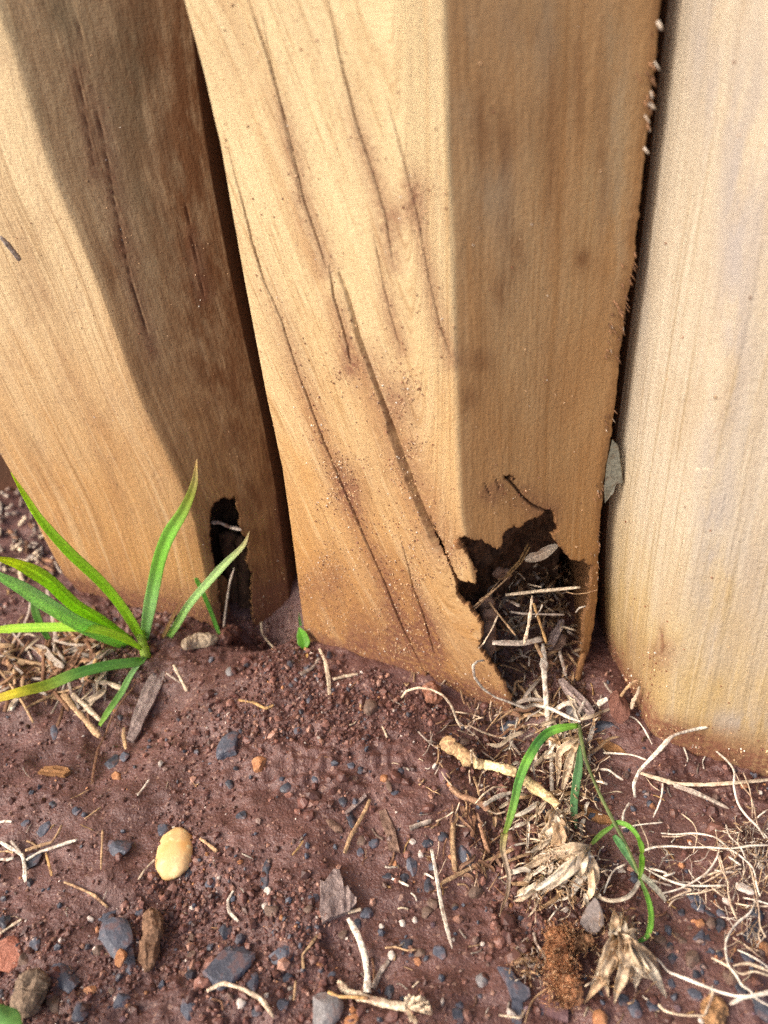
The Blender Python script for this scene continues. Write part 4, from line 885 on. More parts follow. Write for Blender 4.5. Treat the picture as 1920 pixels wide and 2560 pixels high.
straw('P', [(1380, 110), (1440, 150), (1500, 190)], 22, 'grey', 'short grey straw crossing beside the flat wood strip', lift=.003)
straw('P', [(1030, 560), (1025, 640), (1045, 740)], 34, 'tan', 'short tan stalk at the lower end of the flat wood strip', lift=.002)
straw('P', [(1140, 1125), (1190, 1060), (1240, 990)], 22, 'white', 'tiny white sliver on the bare soil above the pebble')
straw('P', [(850, 1410), (845, 1560), (838, 1740)], 26, 'tan', 'thin upright tan straw left of the pebble', lift=.002)
straw('P', [(1150, 1820), (1200, 1740), (1290, 1650)], 24, 'pale', 'thin pale straw touching the lower left of the pebble', lift=.002)
straw('P', [(700, 1320), (770, 1270), (840, 1220)], 20, 'tan', 'thin tan straw on crumbly soil beside slate chips')
straw('P', [(590, 1150), (660, 1120), (740, 1075)], 16, 'tan', 'fine tan straw on the soil below the brown stem')
fan = thing('dead_stalk_fan', 'whitish dead stalks splayed like a fan on the soil', 'dead stalks')
for pts, wd, c in [([(-20, 1495), (110, 1575), (185, 1620), (205, 1720), (212, 1840)], 42, 'white'), ([(210, 1580), (350, 1535), (430, 1510), (480, 1440), (512, 1370)], 28, 'tan'), ([(215, 1662), (330, 1592), (450, 1552), (640, 1490)], 36, 'white'), ([(-20, 1650), (60, 1655), (115, 1640)], 34, 'white'), ([(90, 1500), (140, 1560), (190, 1640)], 34, 'grey'), ([(380, 1600), (405, 1690), (430, 1790)], 30, 'gold'), ([(0, 1590), (60, 1585), (110, 1600)], 20, 'tan')]:
    straw('P', pts, wd, c, '', lift=.003, name='stalk', parent=fan, n=28, nodes=(.5,))
straw('c8', [(1385, 1010), (1350, 1070), (1360, 1140), (1412, 1192)], 24, 'white', 'small white C-shaped straw curl on open soil', lift=.002, flat=.5)
straw('c8', [(1225, 1605), (1320, 1560), (1430, 1590), (1540, 1650), (1620, 1760)], 28, 'root', 'pale forked root lying over the largest slate slab', lift=.005)
straw('c8', [(0, 1265), (60, 1225), (130, 1180)], 20, 'pale', 'thin pale straw at the left rim of the soil')
straw('c8', [(1185, 700), (1230, 735), (1285, 780)], 24, 'tan', 'short tan straw right of the pebble')
straw('c8', [(380, 960), (480, 1000), (560, 1040), (640, 1110)], 22, 'tan', 'fine tan rootlet winding over dark crumbs')
straw('c8', [(0, 605), (30, 600), (70, 603)], 20, 'white', 'short white sliver above the splayed dead stalks')
straw('c8', [(1250, 1650), (1310, 1670), (1320, 1720)], 14, 'brown', 'fine brown rootlet beneath the slate slab')
straw('c7', [(640, 1175), (700, 1280), (740, 1400), (755, 1530), (752, 1615)], 52, 'white', 'smooth curved white stalk below the ridged bark chip', lift=.004, n=40, taper=(.6, 1.1))
jst = thing('jointed_stalk', 'pale jointed stalk ending in a knot of cut hollow stems', 'stalk')
straw('c7', [(580, 1545), (640, 1610), (750, 1650), (900, 1690), (985, 1700)], 62, 'pale', '', lift=.004, n=40, name='stalk', parent=jst, nodes=(.4,), taper=(.3, 1))
straw('c7', [(520, 1610), (590, 1640), (660, 1640), (760, 1650)], 26, 'gold', '', lift=.005, name='sheath', parent=jst, flat=.4)
for k, (x, y) in enumerate([(1010, 1630), (1040, 1640), (1075, 1640), (1100, 1655), (1120, 1680), (1130, 1710), (1140, 1735), (1100, 1725), (1070, 1700), (1030, 1670), (1020, 1780), (1045, 1795), (990, 1640), (1090, 1690)]):
    a = PX('c7', [(985, 1705)])[0]; b_ = PX('c7', [(x, y)])[0]
    straw('S', [a, (a + b_) / 2, b_], 13, 'pale', '', lift=[.003, .005, .006 + .002 * (k % 3)], name='hollow_stem', parent=jst, taper=(.8, 1.15), rough=.1)
straw('c7', [(790, 1590), (830, 1500), (885, 1420)], 40, 'grey', 'flat grey straw beside the smooth curved white stalk', flat=.4)
straw('c7', [(790, 1580), (795, 1500), (785, 1410)], 22, 'brown', 'thin red-brown straw beside the curved white stalk')
straw('c7', [(1135, 765), (1165, 930), (1190, 1080), (1225, 1230), (1258, 1355)], 28, 'white', 'long white needle-like straw tapering to a point on soil', lift=[.006, .005, .003, .002, .001], taper=(1, .1), flat=.5)
straw('c7', [(620, 790), (650, 700), (690, 630), (740, 540), (770, 470)], 28, 'tan', 'bent tan grass stem lying right of smooth soil', lift=.002, flat=.5)
straw('c7', [(1005, 640), (1060, 620), (1135, 595)], 42, 'grey', 'stubby pale grey twig on the crumbly soil', lift=.0015)
straw('c7', [(1265, 615), (1262, 750), (1275, 890)], 38, 'tan', 'upright tan twig beside a dark rectangular chip', lift=.002)
straw('c7', [(1195, 965), (1330, 895), (1500, 820), (1659, 745)], 30, 'tan', 'long thin brown straw lying behind the dangling blade tip', lift=.003)
straw('c7', [(375, 1475), (372, 1390), (420, 1330), (460, 1275)], 20, 'tan', 'thin bent tan rootlet by a slate chip')
straw('c7', [(320, 1660), (325, 1600), (330, 1545)], 18, 'tan', 'short hair-thin tan straw between slate chips')
straw('c7', [(0, 1590), (60, 1620), (140, 1660), (200, 1765)], 24, 'root', 'kinked pale root lying left of the big grey stone', lift=.002)
straw('c7', [(860, 1350), (920, 1345), (990, 1365), (1045, 1360)], 16, 'tan', 'hair-thin tan root wavering over gritty soil')
straw('c7', [(640, 1140), (680, 1130), (718, 1120)], 30, 'pale', 'short straw stub at the foot of the ridged bark chip')
straw('c7', [(310, 800), (345, 760), (375, 715)], 14, 'gold', 'hair-thin rusty straw on the smooth soil')
straw('c7', [(900, 940), (950, 960), (1000, 985)], 18, 'white', 'tiny white-green sliver beside small slate chips')
straw('c7', [(1090, 910), (1120, 920), (1150, 940)], 16, 'white', 'tiny white splinter forming a corner over a dark chip')
straw('N', [(820, 1285), (920, 1300), (1000, 1305), (1040, 1240)], 26, 'pale', 'pale forked twig crossing the squared slate chip', lift=.004)
straw('N', [(1035, 1350), (1080, 1200), (1130, 1130), (1235, 1055)], 20, 'tan', 'thin curved tan stem by the flat purple-brown stone', lift=.004)

# thick golden stalk in three joints
gs = thing('golden_stalk', 'thick golden dead grass stalk in three broken joints below the hollow', 'stalk')
straw('M', [(365, 490), (420, 560), (500, 600), (610, 680)], 150, (.50, .33, .17), '', lift=.007, name='joint', parent=gs, n=30, flat=.9, taper=(.75, .6), rough=.4)
straw('M', [(620, 690), (700, 700), (820, 725), (965, 765)], 122, (.74, .57, .31), '', lift=.009, name='joint', parent=gs, n=30, flat=1.1, taper=(1.15, .8), rough=.35)
straw('M', [(1005, 800), (1100, 880), (1200, 950), (1310, 1045)], 118, (.72, .54, .28), '', lift=.010, name='joint', parent=gs, n=30, flat=1.1, taper=(1.1, .9), rough=.35)
for pts in ([(600, 690), (590, 620), (610, 570)], [(640, 660), (600, 600), (585, 580)], [(1000, 850), (1015, 780), (1045, 735)], [(1010, 900), (1000, 820), (1010, 760)], [(1020, 930), (1000, 870), (990, 820)]):
    straw('M', pts, 26, 'pale', '', lift=.012, name='sheath', parent=gs, flat=.4)
straw('M', [(420, 890), (500, 960), (620, 1000), (700, 1040), (730, 1080)], 70, (.38, .22, .13), 'reddish jointed root stub with a white end below the golden stalk', lift=.004, n=36, nodes=(.35, .7), rough=.35)
straw('M', [(690, 1040), (800, 970), (930, 930)], 48, 'white', 'short white root running from the reddish stub under the green blade', lift=.005)
straw('M', [(1090, 750), (1160, 670), (1230, 590)], 46, 'pale', 'pale straw slanting behind the green blade', lift=.005)
straw('M', [(440, 1185), (440, 1300), (445, 1420), (460, 1590)], 42, 'tan', 'tan upright twig with a pale foot left of the slate rectangle', lift=.003)
straw('M', [(610, 800), (640, 880), (660, 960)], 26, 'tan', 'short tan straw falling from the golden stalk', lift=.003)
straw('M', [(540, 400), (580, 380), (680, 430), (800, 470), (930, 490)], 18, 'root', 'thin looping root below the curled wooden flap', lift=.006)
straw('M', [(620, 1030), (690, 950), (780, 890), (900, 890)], 18, 'root', 'thin arching root between the golden stalk and reddish stub', lift=[.004, .009, .009, .005])
straw('M', [(720, 1080), (800, 1110), (880, 1090)], 18, 'root', 'thin sagging rootlet at the end of the reddish stub', lift=.004)
straw('M', [(600, 1300), (610, 1200), (625, 1120)], 50, 'brown', 'dark brown bark splinter left of the dangling blade', lift=.002, flat=.4)
straw('M', [(660, 1190), (690, 1300), (735, 1440)], 46, (.34, .19, .11), 'reddish bark splinter left of the dangling blade', lift=.003, flat=.4)
straw('M', [(860, 10), (920, 70), (970, 130)], 40, 'grey', 'grey straw below the rotten hollow beside the flap', lift=.004, flat=.5)
straw('M', [(960, 20), (1010, 70), (1060, 125)], 34, 'tan', 'tan splinter below the rotten hollow beside the flap', lift=.004, flat=.5)
straw('M', [(910, 500), (960, 570), (1000, 620)], 36, 'grey', 'short grey straw on soil before the golden stalk', lift=.003, flat=.5)
straw('M', [(1470, 320), (1500, 240), (1540, 160)], 34, 'grey', 'grey splinter standing on the flat grey stone', lift=[.004, .010, .016], flat=.5)

# ------------------------------------------------------------------ pale roots on the right
mat_ = thing('root_mat', 'tangle of thin white roots spread over soil in front of the pale post', 'roots')
ROOTS_R = [([(985, 940), (1080, 1030), (1170, 1110), (1235, 1210), (1235, 1350), (1270, 1500), (1350, 1620), (1450, 1720), (1520, 1830)], 26, .010), ([(1250, 1230), (1310, 1340), (1390, 1440), (1420, 1540), (1440, 1650), (1470, 1760)], 18, .006), ([(1320, 1220), (1370, 1340), (1400, 1490), (1405, 1640)], 18, .007),
    ([(410, 1940), (500, 1910), (650, 1900), (800, 1910), (1000, 1910), (1200, 1920), (1400, 1895), (1560, 1890)], 27, .008), ([(560, 1780), (700, 1790), (850, 1780), (1000, 1800), (1100, 1840), (1200, 1930), (1350, 2030), (1420, 2130), (1440, 2230)], 20, .006), ([(1160, 1700), (1200, 1810), (1290, 1900), (1350, 2030)], 22, .008),
    ([(1010, 1620), (1060, 1690), (1070, 1780), (1090, 1900), (1090, 1970), (1040, 2070), (960, 2190)], 18, .005), ([(1100, 1980), (1130, 2080), (1165, 2220)], 18, .006), ([(750, 1600), (850, 1680), (890, 1760), (890, 1850), (860, 1960)], 15, .003), ([(580, 1320), (570, 1430), (540, 1530), (490, 1635)], 26, .005),
    ([(30, 1040), (150, 1045), (300, 1060), (430, 1105)], 24, .006), ([(0, 1190), (80, 1200), (150, 1250), (215, 1290)], 26, .008), ([(-40, 1300), (20, 1310), (70, 1330)], 26, .008), ([(210, 1670), (220, 1590), (270, 1500)], 30, .005), ([(1430, 1660), (1480, 1610), (1550, 1560)], 22, .006), ([(1330, 1690), (1400, 1670), (1460, 1640)], 16, .006),
    ([(900, 1860), (1000, 1920), (1130, 1950)], 14, .004), ([(570, 1810), (720, 1810), (840, 1790), (900, 1830)], 14, .004), ([(1200, 2000), (1260, 2050), (1300, 2075)], 22, .007), ([(1000, 2160), (1130, 2120), (1290, 2070)], 18, .005), ([(200, 1730), (380, 1700), (580, 1680)], 24, .006), ([(350, 1660), (400, 1760), (440, 1860), (450, 1960)], 16, .004),
    ([(250, 690), (330, 730), (400, 810), (450, 900), (480, 960)], 20, .004), ([(420, 1260), (480, 1340), (550, 1390)], 14, .003)]
ROOTS_O = [([(730, 470), (900, 420), (1100, 300), (1200, 170), (1225, 100)], 22, .006), ([(560, 240), (700, 320), (880, 390), (1060, 405), (1310, 400)], 22, .005), ([(1300, 400), (1330, 560), (1380, 680)], 17, .006), ([(1550, 540), (1500, 640), (1380, 740), (1300, 860), (1285, 960), (1310, 1100), (1380, 1200), (1430, 1280), (1500, 1330), (1560, 1400), (1680, 1470)], 22, .008),
    ([(1220, 0), (1330, 80), (1450, 170), (1530, 260), (1560, 400), (1590, 500)], 20, .008), ([(1490, 200), (1530, 350), (1560, 500), (1580, 640), (1590, 760), (1640, 860)], 18, .006), ([(1140, 390), (1200, 450), (1280, 510)], 18, .005), ([(1220, 150), (1250, 260), (1300, 360), (1310, 480), (1340, 600), (1385, 700)], 18, .007),
    ([(600, 250), (700, 270), (780, 300)], 26, .005), ([(740, 320), (790, 305), (840, 285)], 22, .005), ([(620, 350), (720, 380), (810, 405)], 20, .004), ([(780, 530), (880, 480), (980, 440), (900, 420)], 18, .005), ([(930, 480), (1080, 460), (1250, 410)], 18, .005), ([(780, 590), (830, 530), (920, 500)], 15, .004), ([(1190, 265), (1260, 280), (1360, 285)], 22, .006),
    ([(1310, 145), (1360, 180), (1420, 220)], 20, .007), ([(1440, 510), (1550, 530), (1680, 570)], 20, .006), ([(1370, 560), (1500, 580), (1680, 585)], 17, .005), ([(1390, 970), (1500, 1020), (1600, 1080), (1680, 1140)], 20, .006), ([(1350, 860), (1460, 930), (1600, 1040)], 14, .004), ([(1120, 400), (1110, 480), (1115, 560)], 14, .004), ([(210, 470), (240, 380), (300, 270), (400, 215)], 22, .008), ([(120, 200), (190, 270), (260, 330)], 18, .006), ([(1080, 330), (1180, 290), (1390, 225)], 18, .005), ([(1050, 400), (1180, 330), (1300, 260)], 16, .005), ([(1590, 780), (1575, 840), (1600, 890), (1650, 800)], 18, .004)]
for pts, wd, lf in ROOTS_R: straw('R', pts, wd, 'white' if wd > 19 else 'root', '', lift=[lf * .6, lf, lf * .8], name='root', parent=mat_, n=9 * len(pts), flat=1.2, mat=M_ROOT, rough=.35)
for pts, wd, lf in ROOTS_O: straw('O', pts, wd, 'white' if wd > 19 else 'root', '', lift=[lf * .7, lf, lf * .7], name='root', parent=mat_, n=9 * len(pts), flat=1.2, mat=M_ROOT, rough=.35)
rr = np.random.default_rng(55)
def hairs(name, parent, crop, box, n, L, wpx, seed, lift=(.001, .008), cols=('root', 'tan', 'brown'), curl=.5, flat=1.0):
    """fine rootlets too small to pick apart, joined"""
    r = np.random.default_rng(seed); parts = []
    x0, y0, x1, y1 = box
    for k in range(n):
        a = np.array([r.uniform(x0, x1), r.uniform(y0, y1)]); th = r.uniform(0, 2 * np.pi); l = r.uniform(.4, 1) * L; pts = [a]
        for _ in range(4): th += r.normal() * curl; pts.append(pts[-1] + l / 4 * np.array([np.cos(th), np.sin(th)]))
        C = path(crop, pts, r.uniform(lift[0], lift[1], 5), 12)
        V, F = tube_data(C, wpx * CROPS[crop][2] * pxm(C).mean() / 2 * r.uniform(.5, 1.2), 5 if flat == 1 else 6, flat)
        parts.append((V, F, (lambda q: np.array(STRAW_C[q] if isinstance(q, str) else q))(cols[r.integers(len(cols))]) * r.uniform(.6, 1.25)))
    V, F, c = join(parts); o = obj(name, mesh(name, V, F, M_ROOT, True, col=np.clip(c, 0, .9)), parent); o['kind'] = 'stuff'; return o
hairs('rootlets', mat_, 'O', (1300, -120, 1680, 420), 110, 260, 8, 1, (.001, .009), ('root', 'white', 'tan', 'grey'), .28)
hairs('rootlets', mat_, 'O', (560, 150, 1300, 500), 45, 240, 7, 2, (.001, .005), ('root', 'white', 'tan'), .25)
hairs('rootlets', mat_, 'O', (1350, 500, 1680, 1000), 30, 300, 7, 3, (.001, .006), ('root', 'white', 'tan'), .25)
for k, (pts, wd, lb) in enumerate([([(600, 1010), (700, 1070), (780, 1160), (900, 1210), (1100, 1290), (1300, 1360), (1480, 1380), (1690, 1325)], 30, 'long thick white root curving along below the grey gravel'), ([(690, 1450), (760, 1510), (900, 1545), (1100, 1550)], 24, 'pale root bowed below the dried leaf rosette, joining a bark chunk'),
        ([(1180, 1320), (1150, 1430), (1100, 1545)], 30, 'pale root forking down from the long thick white root'), ([(1160, 1040), (1280, 1100), (1420, 1180), (1540, 1160), (1690, 1205)], 32, 'cream wavy root lying over the gravel'), ([(1320, 1450), (1450, 1390), (1690, 1345)], 40, 'thick white root end resting on the broad dark slate slab'),
        ([(1350, 1110), (1480, 1090), (1600, 1130), (1690, 1170)], 28, 'cream root arched above the wavy cream root')]):
    straw('O', pts, wd, 'white' if k in (0, 4) else 'pale', lb, lift=.007, n=60, flat=.95, name='pale_root', cat='root', mat=M_ROOT)
straw('R', [(995, 800), (850, 828), (670, 882), (560, 1000), (450, 1112), (360, 1210), (312, 1330), (322, 1450)], 46, 'white', 'bent white dead stalk leaning against the pale post', lift=[.020, .019, .020, .018, .014, .010, .006, .002], n=60, flat=.8, name='dead_stalk', cat='stalk', nodes=(.35,))
straw('R', [(375, 1225), (560, 1285), (720, 1325), (1000, 1332), (1300, 1310), (1580, 1285)], 46, 'pale', 'long straight pale root lying along the foot of the pale post', lift=.004, n=60, name='pale_root', cat='root', mat=M_ROOT, nodes=(.3, .62))
straw('R', [(680, 1335), (850, 1395), (1000, 1460), (1190, 1555)], 54, 'grey', 'grey frayed side root splitting from the long straight root', lift=.004, taper=(1, .15), name='pale_root', cat='root', flat=.5)
straw('R', [(365, 430), (345, 500), (310, 560), (290, 640)], 44, 'pale', 'stubby cream husk leaning on the left foot of the pale post', lift=[.020, .015, .010, .005], name='husk', cat='husk')
straw('R', [(190, 520), (240, 450), (300, 390), (345, 370)], 34, 'tan', 'tan bark strip leaning beside the cream husk', lift=[.010, .014, .018, .020], name='bark_strip', cat='bark strip', flat=.5)
straw('R', [(-20, 600), (20, 570), (70, 540)], 60, 'white', 'bundle of short white fibres at the mouth of the hollow', lift=.010, name='fibre_bundle', cat='fibres', flat=.5)
straw('R', [(40, 390), (70, 440), (110, 490)], 36, 'grey', 'short grey straw between the split post and the pale post', lift=.006, flat=.5)

# ------------------------------------------------------------------ dried grass crowns
def rosette(name, label, crop, cen, tips, wpx, cols, lift0, liftm, seed, cat='dead grass', n=18, fold=.5, extra=None):
    r = np.random.default_rng(seed); root = thing(name, label, cat)
    for k, tp in enumerate(tips):
        tx, ty = tp[:2]; ww = (tp[2] if len(tp) > 2 else 1.0) * wpx * 1.35
        c = np.array(cen, float) + r.normal(size=2) * wpx * .35; t_ = np.array([tx, ty], float)
        mid = (c + t_) / 2 + r.normal(size=2) * np.hypot(*(t_ - c)) * .10
        C = path(crop, [c, (c + mid) / 2, mid, (mid + t_) / 2 + r.normal(size=2) * 6, t_], [lift0, (lift0 + liftm) / 2 + r.uniform(0, .004), liftm * r.uniform(.7, 1.2), liftm * .6, .0015], n)
        s = CROPS[crop][2] * pxm(C).mean()
        W = ww * s * np.interp(np.linspace(0, 1, n), [0, .3, .65, 1], [.45, 1, .8, .08])
        a = np.array(cols[r.integers(len(cols))]) * r.uniform(.8, 1.15)
        ribbon('dry_blade', C, W, [a * .9, a, a * 1.08], M_DRY, root, (r.normal() * .25, -.6 + r.normal() * .2, .8), fold * r.uniform(.5, 1.6), r.normal() * .25, .45, seed + k, .00022, .16)
    return root
DC = [(.68, .53, .36), (.60, .43, .26), (.74, .63, .48), (.54, .37, .22)]
ro = rosette('dried_rosette', 'dried straw-coloured leaf rosette with curling papery blades', 'O', (350, 860), [(125, 1160, 1.3), (40, 1440, 1.0), (160, 1280, 1.5), (230, 1240, 1.5), (300, 1450, 1.0), (330, 1330, 1.6), (380, 1170, 1.4), (420, 1280, 1.2), (490, 1310, 1.2), (560, 1220, 1.4), (680, 1250, 1.2), (770, 1400, 1.0), (640, 1120, 1.3), (600, 960, 1.1), (570, 1050, 1.2), (120, 1080, 1.1), (470, 1030, .8), (180, 1000, 1.1), (290, 600, .9), (360, 640, .9), (430, 660, .8), (540, 790, .9), (260, 740, .8), (480, 720, .8), (620, 1180, .9), (720, 1180, .8), (90, 1300, .7), (250, 1390, .7)], 78, DC, .010, .013, 11)
r1 = rosette('dead_grass_crown', 'frayed dead grass crown under the end of the golden stalk', 'M', (1290, 1120), [(1170, 1330, 1), (1200, 1440, 1), (1260, 1480, 1.2), (1330, 1460, 1.3), (1390, 1390, 1.2), (1400, 1250, .9), (1160, 1240, .7), (1250, 1350, 1.3), (1350, 1330, 1.2), (1300, 1250, 1.1), (1210, 1180, .8), (1420, 1480, 1), (1130, 1440, .8), (1370, 1190, .8)], 62, DC, .012, .012, 21)
r2 = rosette('dead_grass_crown', 'bleached white dead grass bases fanned out left of the green shoot', 'M', (1560, 1420), [(820, 1650, .8), (1070, 1500, 1.1), (1060, 1530, .8), (1090, 1820, 1.3), (1300, 1780, 1.2), (1230, 1640, 1), (1430, 1690, 1.1), (1400, 1830, 1), (1350, 1600, 1.2), (1500, 1750, 1), (1570, 1700, 1), (1560, 1820, 1), (1500, 1900, .8), (1250, 1560, .9), (1000, 1690, .7), (950, 1800, .6), (1600, 1560, .8)], 62, [(.80, .72, .60), (.74, .62, .47), (.66, .52, .36)], .010, .010, 31)
r3 = rosette('dead_grass_crown', 'pale straw leaf sheaths behind the green shoot bend', 'M', (1480, 480), [(1330, 620, 1), (1290, 740, 1), (1380, 700, .9), (1420, 820, .8), (1300, 900, 1), (1340, 960, 1.1), (1280, 560, .8), (1560, 700, .8), (1540, 820, .7)], 50, DC, .012, .010, 41)
hairs('wispy_fibres', ro, 'O', (180, 620, 620, 1350), 40, 170, 10, 61, (.004, .016), ('pale', 'tan', 'gold'), .35)
hairs('wispy_fibres', r1, 'M', (1120, 1080, 1480, 1560), 60, 200, 11, 62, (.002, .014), ('pale', 'tan', 'root'), .4)
hairs('wispy_fibres', r2, 'M', (1100, 1400, 1659, 1900), 60, 220, 11, 63, (.002, .011), ('white', 'tan', 'root'), .4)
hairs('wispy_fibres', r3, 'M', (1250, 400, 1659, 1050), 70, 220, 11, 64, (.002, .012), ('pale', 'tan', 'root'), .4)

# fibrous brown root clump
fc = thing('root_clump', 'rusty brown fibrous root clump left of the dried rosette', 'root clump')
C = path('N', [(1290, 560), (1310, 680), (1320, 820), (1350, 960), (1400, 1090), (1440, 1220)], .006, 60); s = CROPS['N'][2] * pxm(C).mean()
V, F = tube_data(C, s * np.interp(np.linspace(0, 1, 60), [0, .1, .3, .5, .75, .95, 1], [40, 85, 95, 80, 100, 90, 40]), 22, .75, .5, 9)
V = V + .0011 * np.stack([fbm(V[:, 0] / .002, V[:, 1] / .002, V[:, 2] / .002 + q, 7 + q, 3) for q in range(3)], 1)
obj('matted_core', mesh('matted_core', V, F, M_FIBRE, False, col=np.array((.48, .24, .12)) * (1 + .5 * noise(V[:, 0] / .0015, V[:, 1] / .0015, V[:, 2] / .0015, 3))[:, None]), fc)
C = path('N', [(1400, 700), (1500, 680), (1600, 660)], .005, 24)
V, F = tube_data(C, s * np.linspace(60, 30, 24), 14, .8, .5, 12); V = V + .0008 * np.stack([fbm(V[:, 0] / .002, V[:, 1] / .002, V[:, 2] / .002 + q, 7 + q, 3) for q in range(3)], 1)
obj('matted_branch', mesh('matted_branch', V, F, M_FIBRE, False, col=np.array((.28, .15, .08)) * (1 + .5 * noise(V[:, 0] / .0015, V[:, 1] / .0015, V[:, 2] / .0015, 3))[:, None]), fc)
hairs('fibres', fc, 'N', (1200, 540, 1470, 1240), 420, 110, 6, 71, (.003, .0135), ((.60, .31, .15), (.46, .22, .11), (.66, .42, .24)), .5)
hairs('fibres', fc, 'N', (960, 720, 1240, 1000), 60, 150, 9, 72, (.001, .005), ('grey', 'brown', 'tan'), .5)
hairs('fibres', fc, 'N', (1380, 580, 1640, 760), 70, 110, 7, 73, (.002, .008), ('brown', 'tan'), .5)
straw('N', [(950, 860), (1020, 830), (1150, 830)], 40, 'tan', '', lift=.003, name='side_root', parent=fc, rough=.4)
straw('N', [(1110, 600), (1130, 690), (1180, 760)], 34, 'grey', '', lift=.004, name='side_root', parent=fc, rough=.4)

def clod(crop, pts, wpx, c, meta, lift, seed, flat=.8, mat=M_FIBRE, amp=.0012):
    C = path(crop, pts, lift, 40); s = CROPS[crop][2] * pxm(C).mean(); u = np.linspace(0, 1, 40)
    V, F = tube_data(C, s * wpx / 2 * np.sqrt(np.clip(1 - (2 * u - 1) ** 4, .05, 1)), 20, flat, .3, seed)
    V = V + amp * np.stack([fbm(V[:, 0] / .003, V[:, 1] / .003, V[:, 2] / .003 + q, seed + q, 3) for q in range(3)], 1)
    cc = np.array(c) * (1 + .55 * fbm(V[:, 0] / .0015, V[:, 1] / .0015, V[:, 2] / .004, seed, 2))[:, None]
    return tag(obj(meta[0], mesh(meta[0], V, F, mat, False, col=np.clip(cc, 0, 1))), *meta[1:])
clod('O', [(1120, 1640), (1190, 1530), (1250, 1410)], 190, (.34, .19, .09), ('bark_chunk', 'fibrous light brown bark chunk beside the broad dark slate slab', 'bark chunk'), .004, 3)
clod('c8', [(900, 1120), (905, 1230), (890, 1340), (870, 1480)], 120, (.20, .115, .07), ('dry_bulb', 'shaggy brown dried bulb beside the thick slate block', 'dry bulb'), .004, 4)
clod('c8', [(230, 1480), (180, 1600), (130, 1760)], 190, (.21, .15, .105), ('bark_clod', 'shaggy grey-brown bark clod near the leaf corner', 'bark clod'), .006, 5)
clod('c3', [(1080, 985), (1150, 960), (1220, 950), (1290, 935)], 85, (.46, .36, .25), ('shrivelled_leaf', 'shrivelled cream leaf scrap at the foot of the tan post', 'dead leaf'), .004, 6, .6)
clod('c3', [(1290, 960), (1350, 920), (1400, 880)], 110, (.17, .072, .05), ('soil_clod', 'raised red soil clod at the foot of the narrow rot hole', 'clod'), .002, 7, .8, M_CRUMB, .0016)
clod('c4', [(1100, 1440), (1140, 1500), (1150, 1560)], 90, (.26, .115, .07), ('soil_clod', 'crumbly red clod caught under the wooden flap notch', 'clod'), .006, 8, .8, M_CRUMB, .0014)
# grey scrap wedged between the split post and the pale one
p = PX('c2', [(985, 1900), (1012, 1930), (1022, 2000), (1030, 2082), (1000, 2088), (990, 2125), (955, 2175), (948, 2100), (960, 2000)])
P = on_plane(p, .2630); nrm = np.array([-.45, -.88, 0.15]); nrm /= np.linalg.norm(nrm)
V = np.vstack([P + [.000, 0, 0], P - nrm * .0008]); k = len(P)
V[:, 1] += .0012 * noise(V[:, 0] / .004, V[:, 2] / .005, 0, 4)
F = [list(range(k)), list(range(2 * k - 1, k - 1, -1))] + [[q, (q + 1) % k, k + (q + 1) % k, k + q] for q in range(k)]
tag(obj('bark_scrap', mesh('bark_scrap', V, F, M_DRY, False, col=(.27, .27, .22))), 'grey-green papery scrap wedged between the split post and the pale post', 'bark scrap')
straw('S', [(0, 590), (22, 615), (50, 652)], 16, 'grey', 'short grey twig stuck to the face of the tan post', P3=on_plane(np.array([(0, 590), (22, 615), (50, 652.)]), np.array([.328, .328, .328])), taper=(.5, .7))
straw('S', [(1725, 1173), (1760, 1172), (1786, 1175)], 4, 'pale', 'tiny white fibre stuck to the pale post', P3=on_plane(np.array([(1725, 1173), (1760, 1172), (1786, 1175.)]), np.array([.2, .1975, .196])), taper=(.5, .7))

# ------------------------------------------------------------------ green grass
def blade(crop, pts, Ys, wpx, cols, parent, hint=(0, -.75, .6), fold=.22, twist=0., seed=0, wprof=None, n=40):
    p = PX(crop, pts); Ys = np.interp(np.linspace(0, 1, len(p)), np.linspace(0, 1, len(Ys)), Ys)
    C = spline(on_plane(p, Ys), n); s = CROPS[crop][2] * pxm(C)
    W = .84 * wpx * s * np.interp(np.linspace(0, 1, n), *(wprof or ([0, .12, .4, .8, 1], [.06, .5, 1, .95, .6])))
    return ribbon('blade', C, W, cols, M_GRASS, parent, hint, fold, twist, .12, seed, .0003, .16)
gr, yg, bl, dk, tn = (.27, .56, .09), (.43, .72, .07), (.36, .62, .26), (.16, .38, .09), (.66, .50, .26)
tuft = thing('grass_tuft', 'bright green grass tuft growing at the foot of the tan post', 'grass tuft')
yb = .3130
blade('c3', [(66, -43), (150, 90), (250, 240), (420, 430), (600, 600), (720, 740), (820, 900), (850, 980)], [.286, .296, yb], 78, [(.54, .68, .05), yg, yg, (.40, .62, .05)], tuft, seed=1, fold=.35)
blade('c3', [(1166, -121), (1150, 30), (1090, 180), (1000, 330), (945, 480), (910, 650), (880, 800), (850, 980)], [.298, .303, yb], 100, [tn, (.30, .36, .06), gr, gr, bl, bl], tuft, seed=2, fold=.25)
blade('c3', [(1478, 305), (1440, 390), (1340, 490), (1230, 610), (1120, 740), (1040, 870), (975, 970)], [.300, .304, yb], 58, [(.60, .48, .28), (.46, .62, .28), (.40, .62, .26), (.34, .6, .12)], tuft, seed=3)
blade('c3', [(1090, 680), (1030, 800), (970, 920), (925, 985)], [.305, yb], 26, [(.36, .20, .10), (.34, .27, .10)], tuft, seed=4)
blade('c3', [(1160, 580), (1200, 660), (1250, 780), (1300, 915)], [.314, .312], 36, [(0.24, 0.54, 0.10), (0.18, 0.45, 0.08)], tuft, seed=5, wprof=([0, .1, .9, 1], [.6, 1, .8, .6]))
